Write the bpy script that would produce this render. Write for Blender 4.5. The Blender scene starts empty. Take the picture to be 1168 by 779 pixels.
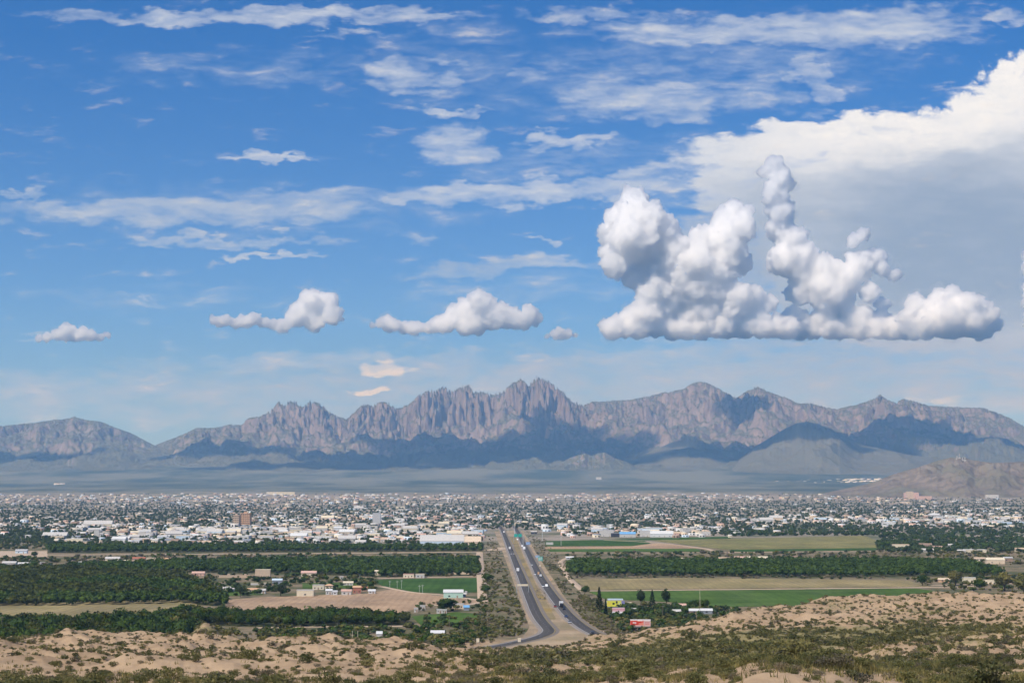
import bpy, bmesh, math, random
import numpy as np
from mathutils import Vector

S = bpy.context.scene
COL = S.collection
R = math.radians

# ---------------------------------------------------------------- camera
CAM_Z, FPX, HOR = 100.0, 2000.0, 553.0          # eye height, focal length and horizon row in photo pixels
PITCH = math.atan((HOR - 389.5) / FPX)
cam_d = bpy.data.cameras.new('camera')
cam = bpy.data.objects.new('camera', cam_d)
COL.objects.link(cam)
cam.location = (0, 0, CAM_Z)
cam.rotation_euler = (math.pi / 2 + PITCH, 0, 0)
cam_d.sensor_width = 36.0
cam_d.lens = 36.0 * FPX / 1168.0
cam_d.clip_start = 0.5
cam_d.clip_end = 400000.0
S.camera = cam

# ---------------------------------------------------------------- light, exposure
SUN_EL, SUN_AZ = 48.0, 222.0                     # azimuth: degrees clockwise from +Y (the viewing direction)
sun_dir = Vector((math.sin(R(SUN_AZ)) * math.cos(R(SUN_EL)), math.cos(R(SUN_AZ)) * math.cos(R(SUN_EL)), math.sin(R(SUN_EL))))
sl = bpy.data.lights.new('sun', 'SUN')
sl.energy = 4.8
sl.angle = R(0.53)
sl.color = (1.0, 0.95, 0.87)
so = bpy.data.objects.new('sun', sl)
COL.objects.link(so)
so.rotation_euler = (-sun_dir).to_track_quat('-Z', 'Y').to_euler()

S.view_settings.view_transform = 'Standard'
S.view_settings.look = 'None'
S.view_settings.exposure = 0.15
S.view_settings.gamma = 1.0
S.view_settings.use_curve_mapping = False
cy = S.cycles
cy.max_bounces = 52
cy.diffuse_bounces = 2
cy.glossy_bounces = 1
cy.transmission_bounces = 2
cy.transparent_max_bounces = 16
cy.volume_bounces = 44
cy.use_denoising = True
cy.use_adaptive_sampling = True
cy.adaptive_threshold = 0.03

# ---------------------------------------------------------------- node helper
class NT:
    def __init__(self, tree):
        self.t = tree
        self.n = tree.nodes
        self.l = tree.links
        self.n.clear()
    def put(self, sock, v):
        if v is None:
            return
        if isinstance(v, bpy.types.NodeSocket):
            self.l.new(v, sock)
        elif isinstance(v, bpy.types.Node):
            self.l.new(v.outputs[0], sock)
        else:
            if hasattr(sock.default_value, '__len__') and not hasattr(v, '__len__'):
                v = (v,) * len(sock.default_value)
            if hasattr(v, '__len__') and len(sock.default_value) == 4 and len(v) == 3:
                v = tuple(v) + (1.0,)
            sock.default_value = v
    def m(self, op, a, b=None, c=None, clamp=False):
        n = self.n.new('ShaderNodeMath')
        n.operation = op
        n.use_clamp = clamp
        for i, v in enumerate((a, b, c)):
            self.put(n.inputs[i], v)
        return n.outputs[0]
    def v(self, op, a, b=None, scale=None):
        n = self.n.new('ShaderNodeVectorMath')
        n.operation = op
        self.put(n.inputs[0], a)
        if b is not None:
            self.put(n.inputs[1], b)
        if scale is not None:
            self.put(n.inputs['Scale'], scale)
        return n.outputs['Value'] if op in ('LENGTH', 'DOT_PRODUCT') else n.outputs[0]
    def noise(self, vec, scale, detail=4, rough=0.5, dist=0.0, color=False, dim='3D', w=None, typ='FBM', lac=2.0):
        n = self.n.new('ShaderNodeTexNoise')
        n.noise_dimensions = dim
        try:
            n.noise_type = typ
        except Exception:
            pass
        if vec is not None:
            self.put(n.inputs['Vector'], vec)
        self.put(n.inputs['Scale'], scale)
        self.put(n.inputs['Detail'], detail)
        self.put(n.inputs['Roughness'], rough)
        self.put(n.inputs['Lacunarity'], lac)
        self.put(n.inputs['Distortion'], dist)
        return n.outputs['Color' if color else 0]
    def ramp(self, x, lo, hi, a=0.0, b=1.0, smooth=True):
        n = self.n.new('ShaderNodeMapRange')
        n.interpolation_type = 'SMOOTHSTEP' if smooth else 'LINEAR'
        for k, v in zip(('Value', 'From Min', 'From Max', 'To Min', 'To Max'), (x, lo, hi, a, b)):
            self.put(n.inputs[k], v)
        return n.outputs[0]
    def mix(self, f, a, b, mode='MIX'):
        n = self.n.new('ShaderNodeMix')
        n.data_type = 'RGBA'
        n.blend_type = mode
        self.put(n.inputs[0], f)
        self.put(n.inputs[6], a)
        self.put(n.inputs[7], b)
        return n.outputs[2]
    def xyz(self, vec):
        n = self.n.new('ShaderNodeSeparateXYZ')
        self.put(n.inputs[0], vec)
        return n.outputs
    def comb(self, x, y, z):
        n = self.n.new('ShaderNodeCombineXYZ')
        for i, v in enumerate((x, y, z)):
            self.put(n.inputs[i], v)
        return n.outputs[0]
    def node(self, typ, **kw):
        n = self.n.new(typ)
        for k, v in kw.items():
            self.put(n.inputs[k], v)
        return n

# ---------------------------------------------------------------- sky
W = bpy.data.worlds.new('World')
S.world = W
W.use_nodes = True
nt = NT(W.node_tree)
sky = nt.n.new('ShaderNodeTexSky')
sky.sky_type = 'NISHITA'
sky.sun_disc = False
sky.sun_elevation = R(SUN_EL)
sky.sun_rotation = R(SUN_AZ)
sky.altitude = 1300
sky.air_density = 1.0
sky.dust_density = 0.6
sky.ozone_density = 3.0
dirv = nt.n.new('ShaderNodeTexCoord').outputs['Generated']
dx, dy, dz = nt.xyz(dirv)
ysafe = nt.m('MAXIMUM', dy, 0.05)
az = nt.m('MULTIPLY', nt.m('DIVIDE', dx, ysafe), 57.3)          # azimuth-like and elevation-like angles in degrees
el = nt.m('MULTIPLY', nt.m('DIVIDE', dz, ysafe), 57.3)
front = nt.ramp(dy, 0.3, 0.6)
def deg(px, py):                                                   # where a feature of the sky stands, in degrees
    return (px - 584.0) / FPX * 57.3, math.degrees(math.atan((389.5 - py) / FPX) + PITCH)
base = nt.comb(az, el, 0.0)
warp = nt.v('SUBTRACT', nt.noise(nt.v('MULTIPLY', base, (0.45, 0.9, 1)), 1.0, 5, 0.6, color=True), (0.5, 0.5, 0.5))
wx, wy, wz = nt.xyz(warp)
fine = nt.noise(nt.v('MULTIPLY', nt.v('ADD', base, nt.v('MULTIPLY', warp, (1.2, 0.8, 0))), (0.55, 2.1, 1)), 1.0, 7, 0.56)
fine2 = nt.noise(nt.v('MULTIPLY', nt.v('ADD', base, (31.0, 7.0, 0)), (1.7, 6.0, 1)), 1.0, 5, 0.55)
wob = nt.noise(nt.v('MULTIPLY', base, (0.9, 2.2, 1)), 1.0, 5, 0.55, color=True)
wob = nt.v('SUBTRACT', wob, (0.5, 0.5, 0.5))
qx, qy, qz = nt.xyz(wob)
# one patch of high cloud: centre, half sizes, tilt, softness, amount
vor = nt.n.new('ShaderNodeTexVoronoi')
vor.feature = 'SMOOTH_F1'
nt.put(vor.inputs['Vector'], nt.v('ADD', base, nt.v('MULTIPLY', warp, (.5, .5, 0))))
nt.put(vor.inputs['Scale'], 2.2)
nt.put(vor.inputs['Detail'], 3.0)
nt.put(vor.inputs['Roughness'], .55)
lump = nt.m('SUBTRACT', vor.outputs['Distance'], 0.4)
def patch(px, py, rx, ry, amt, tilt=0.0, warp_x=1.3, warp_y=0.6, soft=0.99, lumpy=0.0):
    a, e = deg(px, py)
    k = 57.3 / FPX
    ax = nt.m('SUBTRACT', nt.m('ADD', az, nt.m('ADD', nt.m('MULTIPLY', qx, 2.2 * warp_x), nt.m('MULTIPLY', wx, 2.6 * warp_x))), a)
    ey = nt.m('SUBTRACT', nt.m('ADD', el, nt.m('ADD', nt.m('MULTIPLY', qy, 2.2 * warp_y), nt.m('MULTIPLY', wy, 1.3 * warp_y))), e)
    if tilt:
        ey = nt.m('SUBTRACT', ey, nt.m('MULTIPLY', ax, tilt))
    d = nt.m('ADD', nt.m('POWER', nt.m('ABSOLUTE', nt.m('DIVIDE', ax, rx * k)), 2.0),
             nt.m('POWER', nt.m('ABSOLUTE', nt.m('DIVIDE', ey, ry * k)), 2.0))
    if lumpy:
        d = nt.m('ADD', d, nt.m('MULTIPLY', lump, lumpy))
    return nt.m('MULTIPLY', nt.ramp(d, 1.0 + soft, 1.0 - soft), amt)
PATCHES = [  # streaks and veils of high cloud
    (215, 238, 240, 17, .80, .0), (345, 224, 95, 15, .6, .0), (60, 243, 120, 12, .5, 0), (255, 273, 128, 9, .80, .02), (312, 290, 56, 4, .75, 0),
    (610, 216, 190, 13, .80, .045), (740, 197, 62, 18, .75, .15), (575, 303, 125, 10, .65, .08), (520, 250, 40, 8, .3, 0),
    (462, 75, 62, 20, .70, 0), (515, 118, 42, 7, .7, 0), (520, 160, 42, 26, .75, -.1), (600, 75, 20, 12, .45, 0),
    (290, 6, 260, 10, .70, 0), (430, 28, 100, 6, .4, 0), (850, 24, 200, 18, .72, 0), (985, 22, 135, 26, .80, 0), (700, 4, 120, 8, .5, 0),
    (740, 108, 105, 26, .66, 0), (930, 84, 28, 36, .6, -.5), (650, 156, 62, 9, .72, .05), (860, 105, 60, 20, .45, 0),
    (300, 175, 56, 5, .62, 0), (150, 339, 42, 3, .45, 0), (15, 218, 36, 6, .6, 0), (470, 268, 30, 8, .45, 0), (620, 272, 14, 4, .5, 0), (1160, 8, 30, 10, .6, 0),
    (450, 416, 330, 16, .60, 0), (300, 452, 500, 36, .62, 0), (950, 430, 400, 46, .78, 0), (620, 440, 260, 36, .78, 0), (610, 412, 36, 9, .5, 0), (60, 385, 50, 5, .4, 0), (255, 420, 70, 7, .42, 0)]
PATCHES += [(250, 235, 330, 34, .34, 0), (300, 70, 240, 22, .34, 0), (620, 330, 200, 20, .34, .05), (800, 70, 280, 60, .40, .1), (520, 60, 120, 60, .32, 0), (800, 195, 90, 50, .42, 0), (160, 340, 220, 16, .3, 0), (640, 180, 140, 30, .34, .1)]
BILLOW = [(1085, 138, 130, 34, 1, .20), (1165, 88, 52, 50, 1, .2), (985, 140, 110, 16, 1, .16), (1130, 112, 60, 30, 1, .2)]
SHEET = [    # the thick grey anvil on the right
    (1080, 192, 260, 50, 1.1, .17), (960, 150, 190, 24, .9, .12), (1185, 140, 120, 62, 1.2, .1), (1100, 290, 240, 120, 1.05, 0), (900, 215, 120, 55, .8, 0), (880, 300, 120, 100, .6, 0),
    (1160, 420, 160, 60, .6, 0)]
GREY = [(1110, 285, 200, 110, 1.0, 0), (920, 300, 160, 100, .75, 0), (1168, 230, 90, 60, .7, 0), (1050, 420, 320, 60, .8, 0), (300, 450, 520, 40, .75, 0), (620, 435, 260, 40, .75, 0), (480, 300, 140, 30, .5, 0), (150, 250, 320, 50, .35, 0)]
BRIGHT = [(441, 418, 30, 7, 1.3, 0), (421, 444, 21, 4, 1.3, .03), (1082, 458, 40, 6, .8, 0), (604, 410, 26, 5, .55, 0)]
def total(lst, **k):
    s = None
    for p in lst:
        q = patch(*p, **k)
        s = q if s is None else nt.m('MAXIMUM', s, q)
    return s
thin = total(PATCHES)
tex = nt.m('ADD', nt.m('MULTIPLY', nt.m('SUBTRACT', fine, 0.5), 1.5), nt.m('MULTIPLY', nt.m('SUBTRACT', fine2, 0.5), 0.35))
alpha1 = nt.m('MULTIPLY', nt.ramp(nt.m('ADD', thin, nt.m('MULTIPLY', tex, 1.25)), 0.0, 1.25), nt.ramp(thin, 0.0, 0.55))
thick = total(SHEET, warp_x=1.0, warp_y=0.55, soft=0.55)
alpha2 = nt.m('MULTIPLY', nt.ramp(nt.m('ADD', thick, nt.m('MULTIPLY', tex, 0.75)), 0.12, 0.85), 0.93)
grey = nt.m('ADD', total(GREY, soft=0.99), nt.m('MULTIPLY', nt.m('SUBTRACT', fine, 0.5), 0.5), clamp=True)
spot = nt.ramp(nt.m('ADD', total(BRIGHT, warp_x=.9, warp_y=.35, soft=.99), nt.m('MULTIPLY', tex, 1.8)), .15, 1.5)
alpha = nt.m('MAXIMUM', nt.m('MULTIPLY', alpha1, 0.86), alpha2)
bill = total(BILLOW, warp_x=.35, warp_y=.2, soft=.3, lumpy=1.2)
bright_top = total([(1080, 118, 210, 46, 1, .2), (1168, 80, 80, 60, 1, .2)], warp_x=.8, warp_y=.5, soft=.99)
alpha2 = nt.m('MAXIMUM', alpha2, nt.m('MULTIPLY', bill, .97))
alpha = nt.m('MAXIMUM', alpha, alpha2)
cloud_white = nt.mix(nt.m('MULTIPLY', nt.ramp(alpha2, .3, .9), .8), (0.58, 0.63, 0.71), (0.70, 0.73, 0.78))
cloud_col = nt.mix(grey, cloud_white, nt.mix(nt.ramp(el, 3.0, 6.5), (0.42, 0.47, 0.59), (0.275, 0.35, 0.47)))
cloud_col = nt.mix(nt.m('MULTIPLY', bright_top, nt.ramp(fine, .25, .6, .55, 1.0)), cloud_col, (0.90, 0.89, 0.88))
tint = nt.mix(nt.ramp(el, 1.5, 15.5, 0, 1, False), (0.047, 0.064, 0.092), (0.0125, 0.050, 0.094))
skyc = nt.mix(1.0, sky.outputs[0], tint, 'MULTIPLY')
skyc = nt.mix(nt.m('MULTIPLY', alpha, front), skyc, cloud_col)
skyc = nt.mix(nt.m('MULTIPLY', nt.m('MULTIPLY', spot, .85), front), skyc, (0.86, 0.76, 0.64))
bg = nt.node('ShaderNodeBackground', Color=skyc, Strength=1.0)
nt.l.new(bg.outputs[0], nt.n.new('ShaderNodeOutputWorld').inputs[0])

# ---------------------------------------------------------------- object helpers
def tag(o, label=None, cat=None, group=None, kind=None):
    if label: o['label'] = label
    if cat: o['category'] = cat
    if group: o['group'] = group
    if kind: o['kind'] = kind
    return o
def npmesh(name, V, F, mats=(), smooth=False, mi=None):
    """mesh from numpy arrays; F is an (n,3) or (n,4) array, or a list of such arrays"""
    V = np.asarray(V, np.float32).reshape(-1, 3)
    Fs = [np.asarray(f, np.int32) for f in (F if isinstance(F, list) else [F]) if len(f)]
    me = bpy.data.meshes.new(name)
    idx = np.concatenate([f.ravel() for f in Fs])
    tot = np.concatenate([np.full(len(f), f.shape[1], np.int32) for f in Fs])
    st = np.concatenate([[0], np.cumsum(tot)[:-1]]).astype(np.int32)
    me.vertices.add(len(V)); me.vertices.foreach_set('co', V.ravel())
    me.loops.add(len(idx)); me.loops.foreach_set('vertex_index', idx)
    me.polygons.add(len(tot)); me.polygons.foreach_set('loop_start', st)
    if mi is not None:
        me.polygons.foreach_set('material_index', np.asarray(mi, np.int32))
    if smooth:
        me.polygons.foreach_set('use_smooth', np.ones(len(tot), bool))
    for m_ in (mats if isinstance(mats, (list, tuple)) else [mats]):
        me.materials.append(m_)
    me.update(calc_edges=True)
    return me
def link(name, me, parent=None, loc=(0, 0, 0), rz=0.0, scale=None):
    o = bpy.data.objects.new(name, me)
    COL.objects.link(o)
    o.location = loc
    o.rotation_euler = (0, 0, rz)
    if scale is not None:
        o.scale = (scale,) * 3 if not hasattr(scale, '__len__') else scale
    if parent is not None:
        o.parent = parent
    return o
def mat(name, build):
    m_ = bpy.data.materials.new(name)
    m_.use_nodes = True
    n = NT(m_.node_tree)
    out = n.n.new('ShaderNodeOutputMaterial')
    build(n, out)
    return m_
def surf(n, out, col, rough=0.9, spec=0.1, bump=None, strength=0.3, dist=1.0, metal=0.0):
    b = n.node('ShaderNodeBsdfPrincipled', **{'Base Color': col, 'Roughness': rough, 'Specular IOR Level': spec, 'Metallic': metal})
    if bump is not None:
        bn = n.node('ShaderNodeBump', Strength=strength, Distance=dist, Height=bump)
        n.l.new(bn.outputs[0], b.inputs['Normal'])
    n.l.new(b.outputs[0], out.inputs[0])
    return b
def plain(name, col, rough=0.8, spec=0.2, var=0.15, scale=0.5, metal=0.0):
    def f(n, out):
        p = n.n.new('ShaderNodeTexCoord').outputs['Object']
        v = n.noise(p, scale, 4, 0.6)
        c = n.mix(v, tuple(x * (1 - var) for x in col), tuple(min(1, x * (1 + var)) for x in col))
        surf(n, out, c, rough, spec, metal=metal)
    return mat(name, f)
def geo_pos(n):
    return n.n.new('ShaderNodeNewGeometry').outputs['Position']
def ray(px, py):
    u, v = (px - 584.0) / FPX, (389.5 - py) / FPX
    return u, math.cos(PITCH) - math.sin(PITCH) * v, math.sin(PITCH) + math.cos(PITCH) * v
def at(px, py, Y):                                # the point seen at a photo pixel, Y metres ahead of the camera
    x, y, z = ray(px, py)
    return Vector((x / y * Y, Y, CAM_Z + z / y * Y))
def row_z(py, Y):
    return at(584, py, Y).z

# ---------------------------------------------------------------- numpy noise
def _hash(ix, iy, seed):
    h = (ix.astype(np.int64) * 374761393 + iy.astype(np.int64) * 668265263 + seed * 1442695041) & 0xffffffff
    h = ((h ^ (h >> 13)) * 1274126177) & 0xffffffff
    h = h ^ (h >> 16)
    return (h & 0xffff).astype(np.float64) / 65535.0
def vnoise(x, y, seed=0):
    ix, iy = np.floor(x), np.floor(y)
    fx, fy = x - ix, y - iy
    a = fx * fx * fx * (fx * (fx * 6 - 15) + 10)
    b = fy * fy * fy * (fy * (fy * 6 - 15) + 10)
    def g(ox, oy):
        t = _hash(ix + ox, iy + oy, seed) * 6.2831853
        return np.cos(t) * (fx - ox) + np.sin(t) * (fy - oy)
    n0 = g(0, 0) * (1 - a) + g(1, 0) * a
    n1 = g(0, 1) * (1 - a) + g(1, 1) * a
    return (n0 * (1 - b) + n1 * b) * 1.5            # about -1..1
def fbm(x, y, oct=5, gain=0.5, seed=0):
    s, amp = 0.0, 1.0
    for i in range(oct):
        s = s + amp * vnoise(x, y, seed + i * 17)
        x, y, amp = x * 2.03 + 11.7, y * 2.03 + 5.3, amp * gain
    return s
def ridged(x, y, oct=5, gain=0.55, seed=0):
    s, amp, w, tot = 0.0, 1.0, 1.0, 0.0
    for i in range(oct):
        n = 1.0 - np.abs(vnoise(x, y, seed + i * 31))
        n = n * n * w
        w = np.clip(n * 1.6, 0, 1)
        s = s + amp * n
        tot += amp
        x, y, amp = x * 2.07 + 3.1, y * 2.07 + 8.9, amp * gain
    return s / tot
def sstep(x, a, b):
    t = np.clip((x - a) / (b - a), 0, 1)
    return t * t * (3 - 2 * t)
def grid_faces(nr, nc):
    i = np.arange(nr * nc).reshape(nr, nc)
    return np.stack([i[:-1, :-1], i[:-1, 1:], i[1:, 1:], i[1:, :-1]], -1).reshape(-1, 4)

# ---------------------------------------------------------------- lie of the land
def fan(Y):                                       # valley floor, then the long rise towards the mountains
    return np.interp(Y, [0, 5200, 6500, 8000, 10000, 12000, 15000, 18000, 20000, 22000, 24000, 27000, 60000],
                     [0, 0, 3, 9, 25, 48, 80, 142, 235, 340, 420, 470, 470])
# nearby desert hills: photo row of the slope at each distance, for a few columns
FD = np.array([0, 30, 60, 100, 150, 220, 300, 400, 500, 600, 700, 800, 900, 1000, 1120])
FCOL = {
    -500: [0, 1200, 1000, 840, 795, 775, 762, 750, 741, 734, 729, 0, 0, 0, 0],
    0:    [0, 1200, 1000, 835, 790, 772, 760, 749, 740, 733, 728, 0, 0, 0, 0],
    110:  [0, 1200, 1000, 835, 790, 772, 759, 748, 739, 733, 728, 0, 0, 0, 0],
    190:  [0, 1200, 1000, 835, 790, 772, 758, 747, 738, 731, 723, 0, 0, 0, 0],
    240:  [0, 1200, 1000, 835, 790, 774, 763, 752, 741, 732, 722, 717, 0, 0, 0],
    300:  [0, 1200, 1000, 835, 792, 776, 764, 752, 742, 735, 729, 0, 0, 0, 0],
    380:  [0, 1200, 1000, 830, 788, 775, 763, 750, 740, 732, 732, 0, 0, 0, 0],
    450:  [0, 1200, 1000, 830, 790, 777, 768, 755, 745, 738, 738, 0, 0, 0, 0],
    520:  [0, 1200, 1000, 835, 795, 780, 771, 762, 753, 748, 744, 0, 0, 0, 0],
    600:  [0, 1200, 1000, 840, 796, 779, 771, 763, 756, 750, 746, 743, 0, 0, 0],
    680:  [0, 1200, 1000, 835, 790, 775, 768, 759, 753, 748, 743, 737, 731, 0, 0],
    740:  [0, 1200, 990, 820, 782, 771, 762, 755, 749, 741, 734, 727, 721, 0, 0],
    800:  [0, 1180, 960, 790, 766, 767, 760, 754, 748, 740, 731, 720, 711, 709, 0],
    870:  [0, 1180, 940, 770, 764, 769, 765, 756, 748, 739, 727, 714, 701, 693, 0],
    940:  [0, 1180, 950, 776, 768, 772, 765, 755, 746, 736, 723, 711, 699, 688, 685],
    1000: [0, 1200, 980, 805, 782, 774, 763, 752, 743, 732, 721, 709, 697, 686, 682],
    1060: [0, 1200, 1000, 830, 788, 774, 762, 750, 738, 727, 716, 706, 694, 682, 677],
    1168: [0, 1200, 1000, 830, 786, 772, 757, 743, 731, 722, 714, 705, 694, 683, 678],
    1700: [0, 1200, 1000, 830, 786, 772, 755, 740, 729, 720, 712, 703, 692, 681, 676]}
_fk = sorted(FCOL)
_fz = []
for k in _fk:
    z = []
    for d, r in zip(FD, FCOL[k]):
        if d == 0: z.append(98.3)
        elif r == 0: z.append(-1.0)
        else: z.append(row_z(r, d))
    _fz.append(z)
_fz = np.array(_fz)
_fz[:, 1] = 96.5; _fz[:, 2] = np.minimum(_fz[:, 2], 94.0)
def hills(X, Y):
    """height of the near hills (below zero where the flat valley begins)"""
    Yc = np.maximum(Y, 1.0)
    px = np.clip(584 + X / Yc * FPX, -500, 1700)
    px = px + 14 * vnoise(X / 90.0, Y / 90.0, 5)
    ic = np.clip(np.searchsorted(_fk, px) - 1, 0, len(_fk) - 2)
    ks = np.array(_fk, float)
    fx = sstep((px - ks[ic]) / (ks[ic + 1] - ks[ic]), 0, 1)
    Dp = np.clip(Y * (1 + 0.03 * vnoise(X / 60.0, Y / 60.0, 9)), 0, 1119.9)
    idd = np.clip(np.searchsorted(FD, Dp, side='right') - 1, 0, len(FD) - 2)
    fd = np.clip((Dp - FD[idd]) / (FD[idd + 1] - FD[idd]), 0, 1)
    z = (_fz[ic, idd] * (1 - fd) + _fz[ic, idd + 1] * fd) * (1 - fx) + (_fz[ic + 1, idd] * (1 - fd) + _fz[ic + 1, idd + 1] * fd) * fx
    z = np.where(Y > 1119, z * np.clip(1 - (Y - 1120) / 160.0, 0, 1) - 1.0 * np.clip((Y - 1120) / 160.0, 0, 1), z)
    return z
def ground_z(X, Y):
    X, Y = np.asarray(X, float), np.asarray(Y, float)
    h = hills(X, Y)
    amp = np.clip(Y / 350.0, 0.12, 1.0)
    rough = (fbm(X / 55.0, Y / 55.0, 4, 0.5, 40) * 2.8 + (ridged(X / 26.0 + 0.02 * Y, Y / 42.0, 3, 0.5, 71) - 0.55) * 2.6) * amp * np.interp(Y, [300, 600, 900], [1, 1.1, 1.1]) + fbm(X / 5.0, Y / 7.0, 3, 0.5, 90) * 0.25 + (ridged((X + .6 * Y) / 13.0, (Y - .4 * X) / 40.0, 4, .6, 55) - .5) * 1.25 * amp
    w = sstep(h, 1.0, 14.0)
    z = np.where(h > 0, h + rough * w, h)
    flat = fan(Y)
    return np.where(Y < 1400, np.maximum(z, flat), flat)
def gz(x, y):
    return float(ground_z(np.array([x]), np.array([y]))[0])
def gpt(px, py, z=0.0):                           # the point of the flat valley floor seen at a photo pixel
    x, y, zz = ray(px, py)
    t = (CAM_Z - z) / -zz
    return Vector((x * t, y * t, z))

# ---------------------------------------------------------------- the ground, one sheet to the horizon
def m_ground(n, out):
    p = geo_pos(n)
    x, y, z = n.xyz(p)
    big = n.noise(p, 0.012, 5, 0.6)
    mid = n.noise(p, 0.09, 5, 0.62)
    small = n.noise(p, 0.9, 4, 0.65)
    grit = n.noise(p, 5.0, 3, 0.6)
    veg = n.n.new('ShaderNodeAttribute'); veg.attribute_name = 'veg'
    sand = n.mix(n.ramp(mid, .3, .7), (0.275, 0.19, 0.114), (0.43, 0.308, 0.195))
    sand = n.mix(n.ramp(small, 0.35, 0.75, 0, 0.5), sand, (0.40, 0.285, 0.185))
    sand = n.mix(n.ramp(grit, 0.55, 0.8, 0, 0.45), sand, (0.20, 0.15, 0.105))
    grass = n.mix(small, (0.11, 0.11, 0.045), (0.23, 0.195, 0.095))
    gmask = n.ramp(n.m('ADD', n.m('ADD', veg.outputs['Fac'], n.m('MULTIPLY', n.m('SUBTRACT', mid, 0.5), 1.5)), n.m('MULTIPLY', n.m('SUBTRACT', small, 0.5), 1.1)), 0.40, 0.72, 0, 0.85)
    near = n.mix(gmask, sand, grass)
    # valley floor between the fields, and under the city
    vmix = n.noise(p, 0.02, 5, 0.7)
    valley = n.mix(n.ramp(vmix, 0.4, 0.62), (0.225, 0.175, 0.115), (0.085, 0.095, 0.045))
    city = n.mix(n.ramp(n.noise(p, 0.0035, 5, 0.65), 0.42, 0.62), (0.30, 0.255, 0.205), (0.10, 0.115, 0.07))
    far = n.mix(n.ramp(n.noise(n.v('MULTIPLY', p, (1, 0.45, 1)), 0.0009, 6, 0.7), 0.40, 0.62), (0.155, 0.155, 0.115), (0.045, 0.064, 0.046))
    valley = n.mix(n.ramp(y, 2700, 3300), valley, city)
    bare = n.mix(n.ramp(n.noise(p, 0.0012, 4, 0.6), 0.4, 0.6), city, (0.27, 0.225, 0.175))
    valley = n.mix(n.ramp(y, 8300, 9600), valley, bare)
    valley = n.mix(n.ramp(n.m('ADD', y, n.m('MULTIPLY', n.m('SUBTRACT', n.noise(p, 0.0012, 5, 0.65), 0.5), 5000)), 10800, 12800), valley, far)
    c = n.mix(n.ramp(n.m('ADD', y, n.m('MULTIPLY', n.m('SUBTRACT', big, 0.5), 80)), 1130, 1160), near, valley)
    h = n.m('ADD', n.m('MULTIPLY', small, 0.35), n.m('MULTIPLY', grit, 0.1))
    surf(n, out, c, 0.97, 0.05, h, 0.6, 1.0)
M_ground = mat('desert_ground', m_ground)

cols = np.concatenate([np.linspace(-9000, -520, 40), np.arange(-500, 0, 6.0), np.arange(0, 1168, 1.15), np.arange(1168, 1680, 6.0), np.linspace(1700, 10200, 40)])
ds = np.concatenate([np.linspace(0.5, 60, 50), np.geomspace(61, 400, 300), np.linspace(401.5, 1300, 520), np.geomspace(1320, 5200, 30), np.geomspace(5300, 31000, 95)])
DD, PX = np.meshgrid(ds, cols, indexing='ij')
GX, GY = np.clip((PX - 584) / FPX * DD, -31500, 31500), DD + 0 * PX
GZ = ground_z(GX, GY)
GZ = GZ + np.where(GY > 5500, fbm(GX / 1800.0, GY / 1800.0, 4, 0.5, 12) * np.interp(GY, [5500, 12000, 20000], [0, 4, 14]), 0)
g_me = npmesh('ground', np.stack([GX, GY, GZ], -1).reshape(-1, 3), grid_faces(*GX.shape), M_ground, smooth=True)
def veg_at(X, Y):
    """how grassy the near hills are: green belts in the hollows, bare sand on the crests"""
    h = hills(X, Y)
    Yc = np.maximum(Y, 1)
    px = 584 + X / Yc * FPX
    py = HOR + (CAM_Z - ground_z(X, Y)) * FPX / Yc
    v = 0.12 + 0.17 * sstep(px, 640, 860) + 0.30 * fbm(X / 70.0, Y / 70.0, 4, 0.55, 61)
    def belt(cx, cy, rx, ry, a):
        return a * np.exp(-((px - cx) / rx) ** 2 - ((py - cy) / ry) ** 2)
    v = v + belt(100, 784, 300, 9, .8) + belt(420, 783, 160, 7, .35) + belt(560, 755, 110, 10, .5) + belt(700, 745, 130, 9, .85) + belt(850, 732, 130, 11, .95) + belt(960, 722, 90, 8, .75)
    v = v + belt(1010, 757, 120, 7, .95) + belt(1120, 777, 120, 6, .8) + belt(1080, 716, 90, 7, .55) + belt(760, 770, 60, 6, .6) + belt(620, 775, 60, 8, .4) + belt(270, 716, 80, 8, .55)
    v = v - belt(880, 776, 100, 11, 1.3) - belt(370, 745, 110, 16, .45) - belt(660, 762, 60, 5, .4) - belt(1150, 740, 70, 7, .35) - belt(110, 745, 150, 16, .28) - belt(330, 772, 120, 8, .2)
    return np.where(Y < 60, 0.1, np.clip(v, 0, 1))
va = g_me.attributes.new('veg', 'FLOAT', 'POINT')
va.data.foreach_set('value', np.where(GY < 1200, veg_at(GX, GY), 0).astype(np.float32).ravel())
tag(link('ground', g_me), kind='structure')

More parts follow.
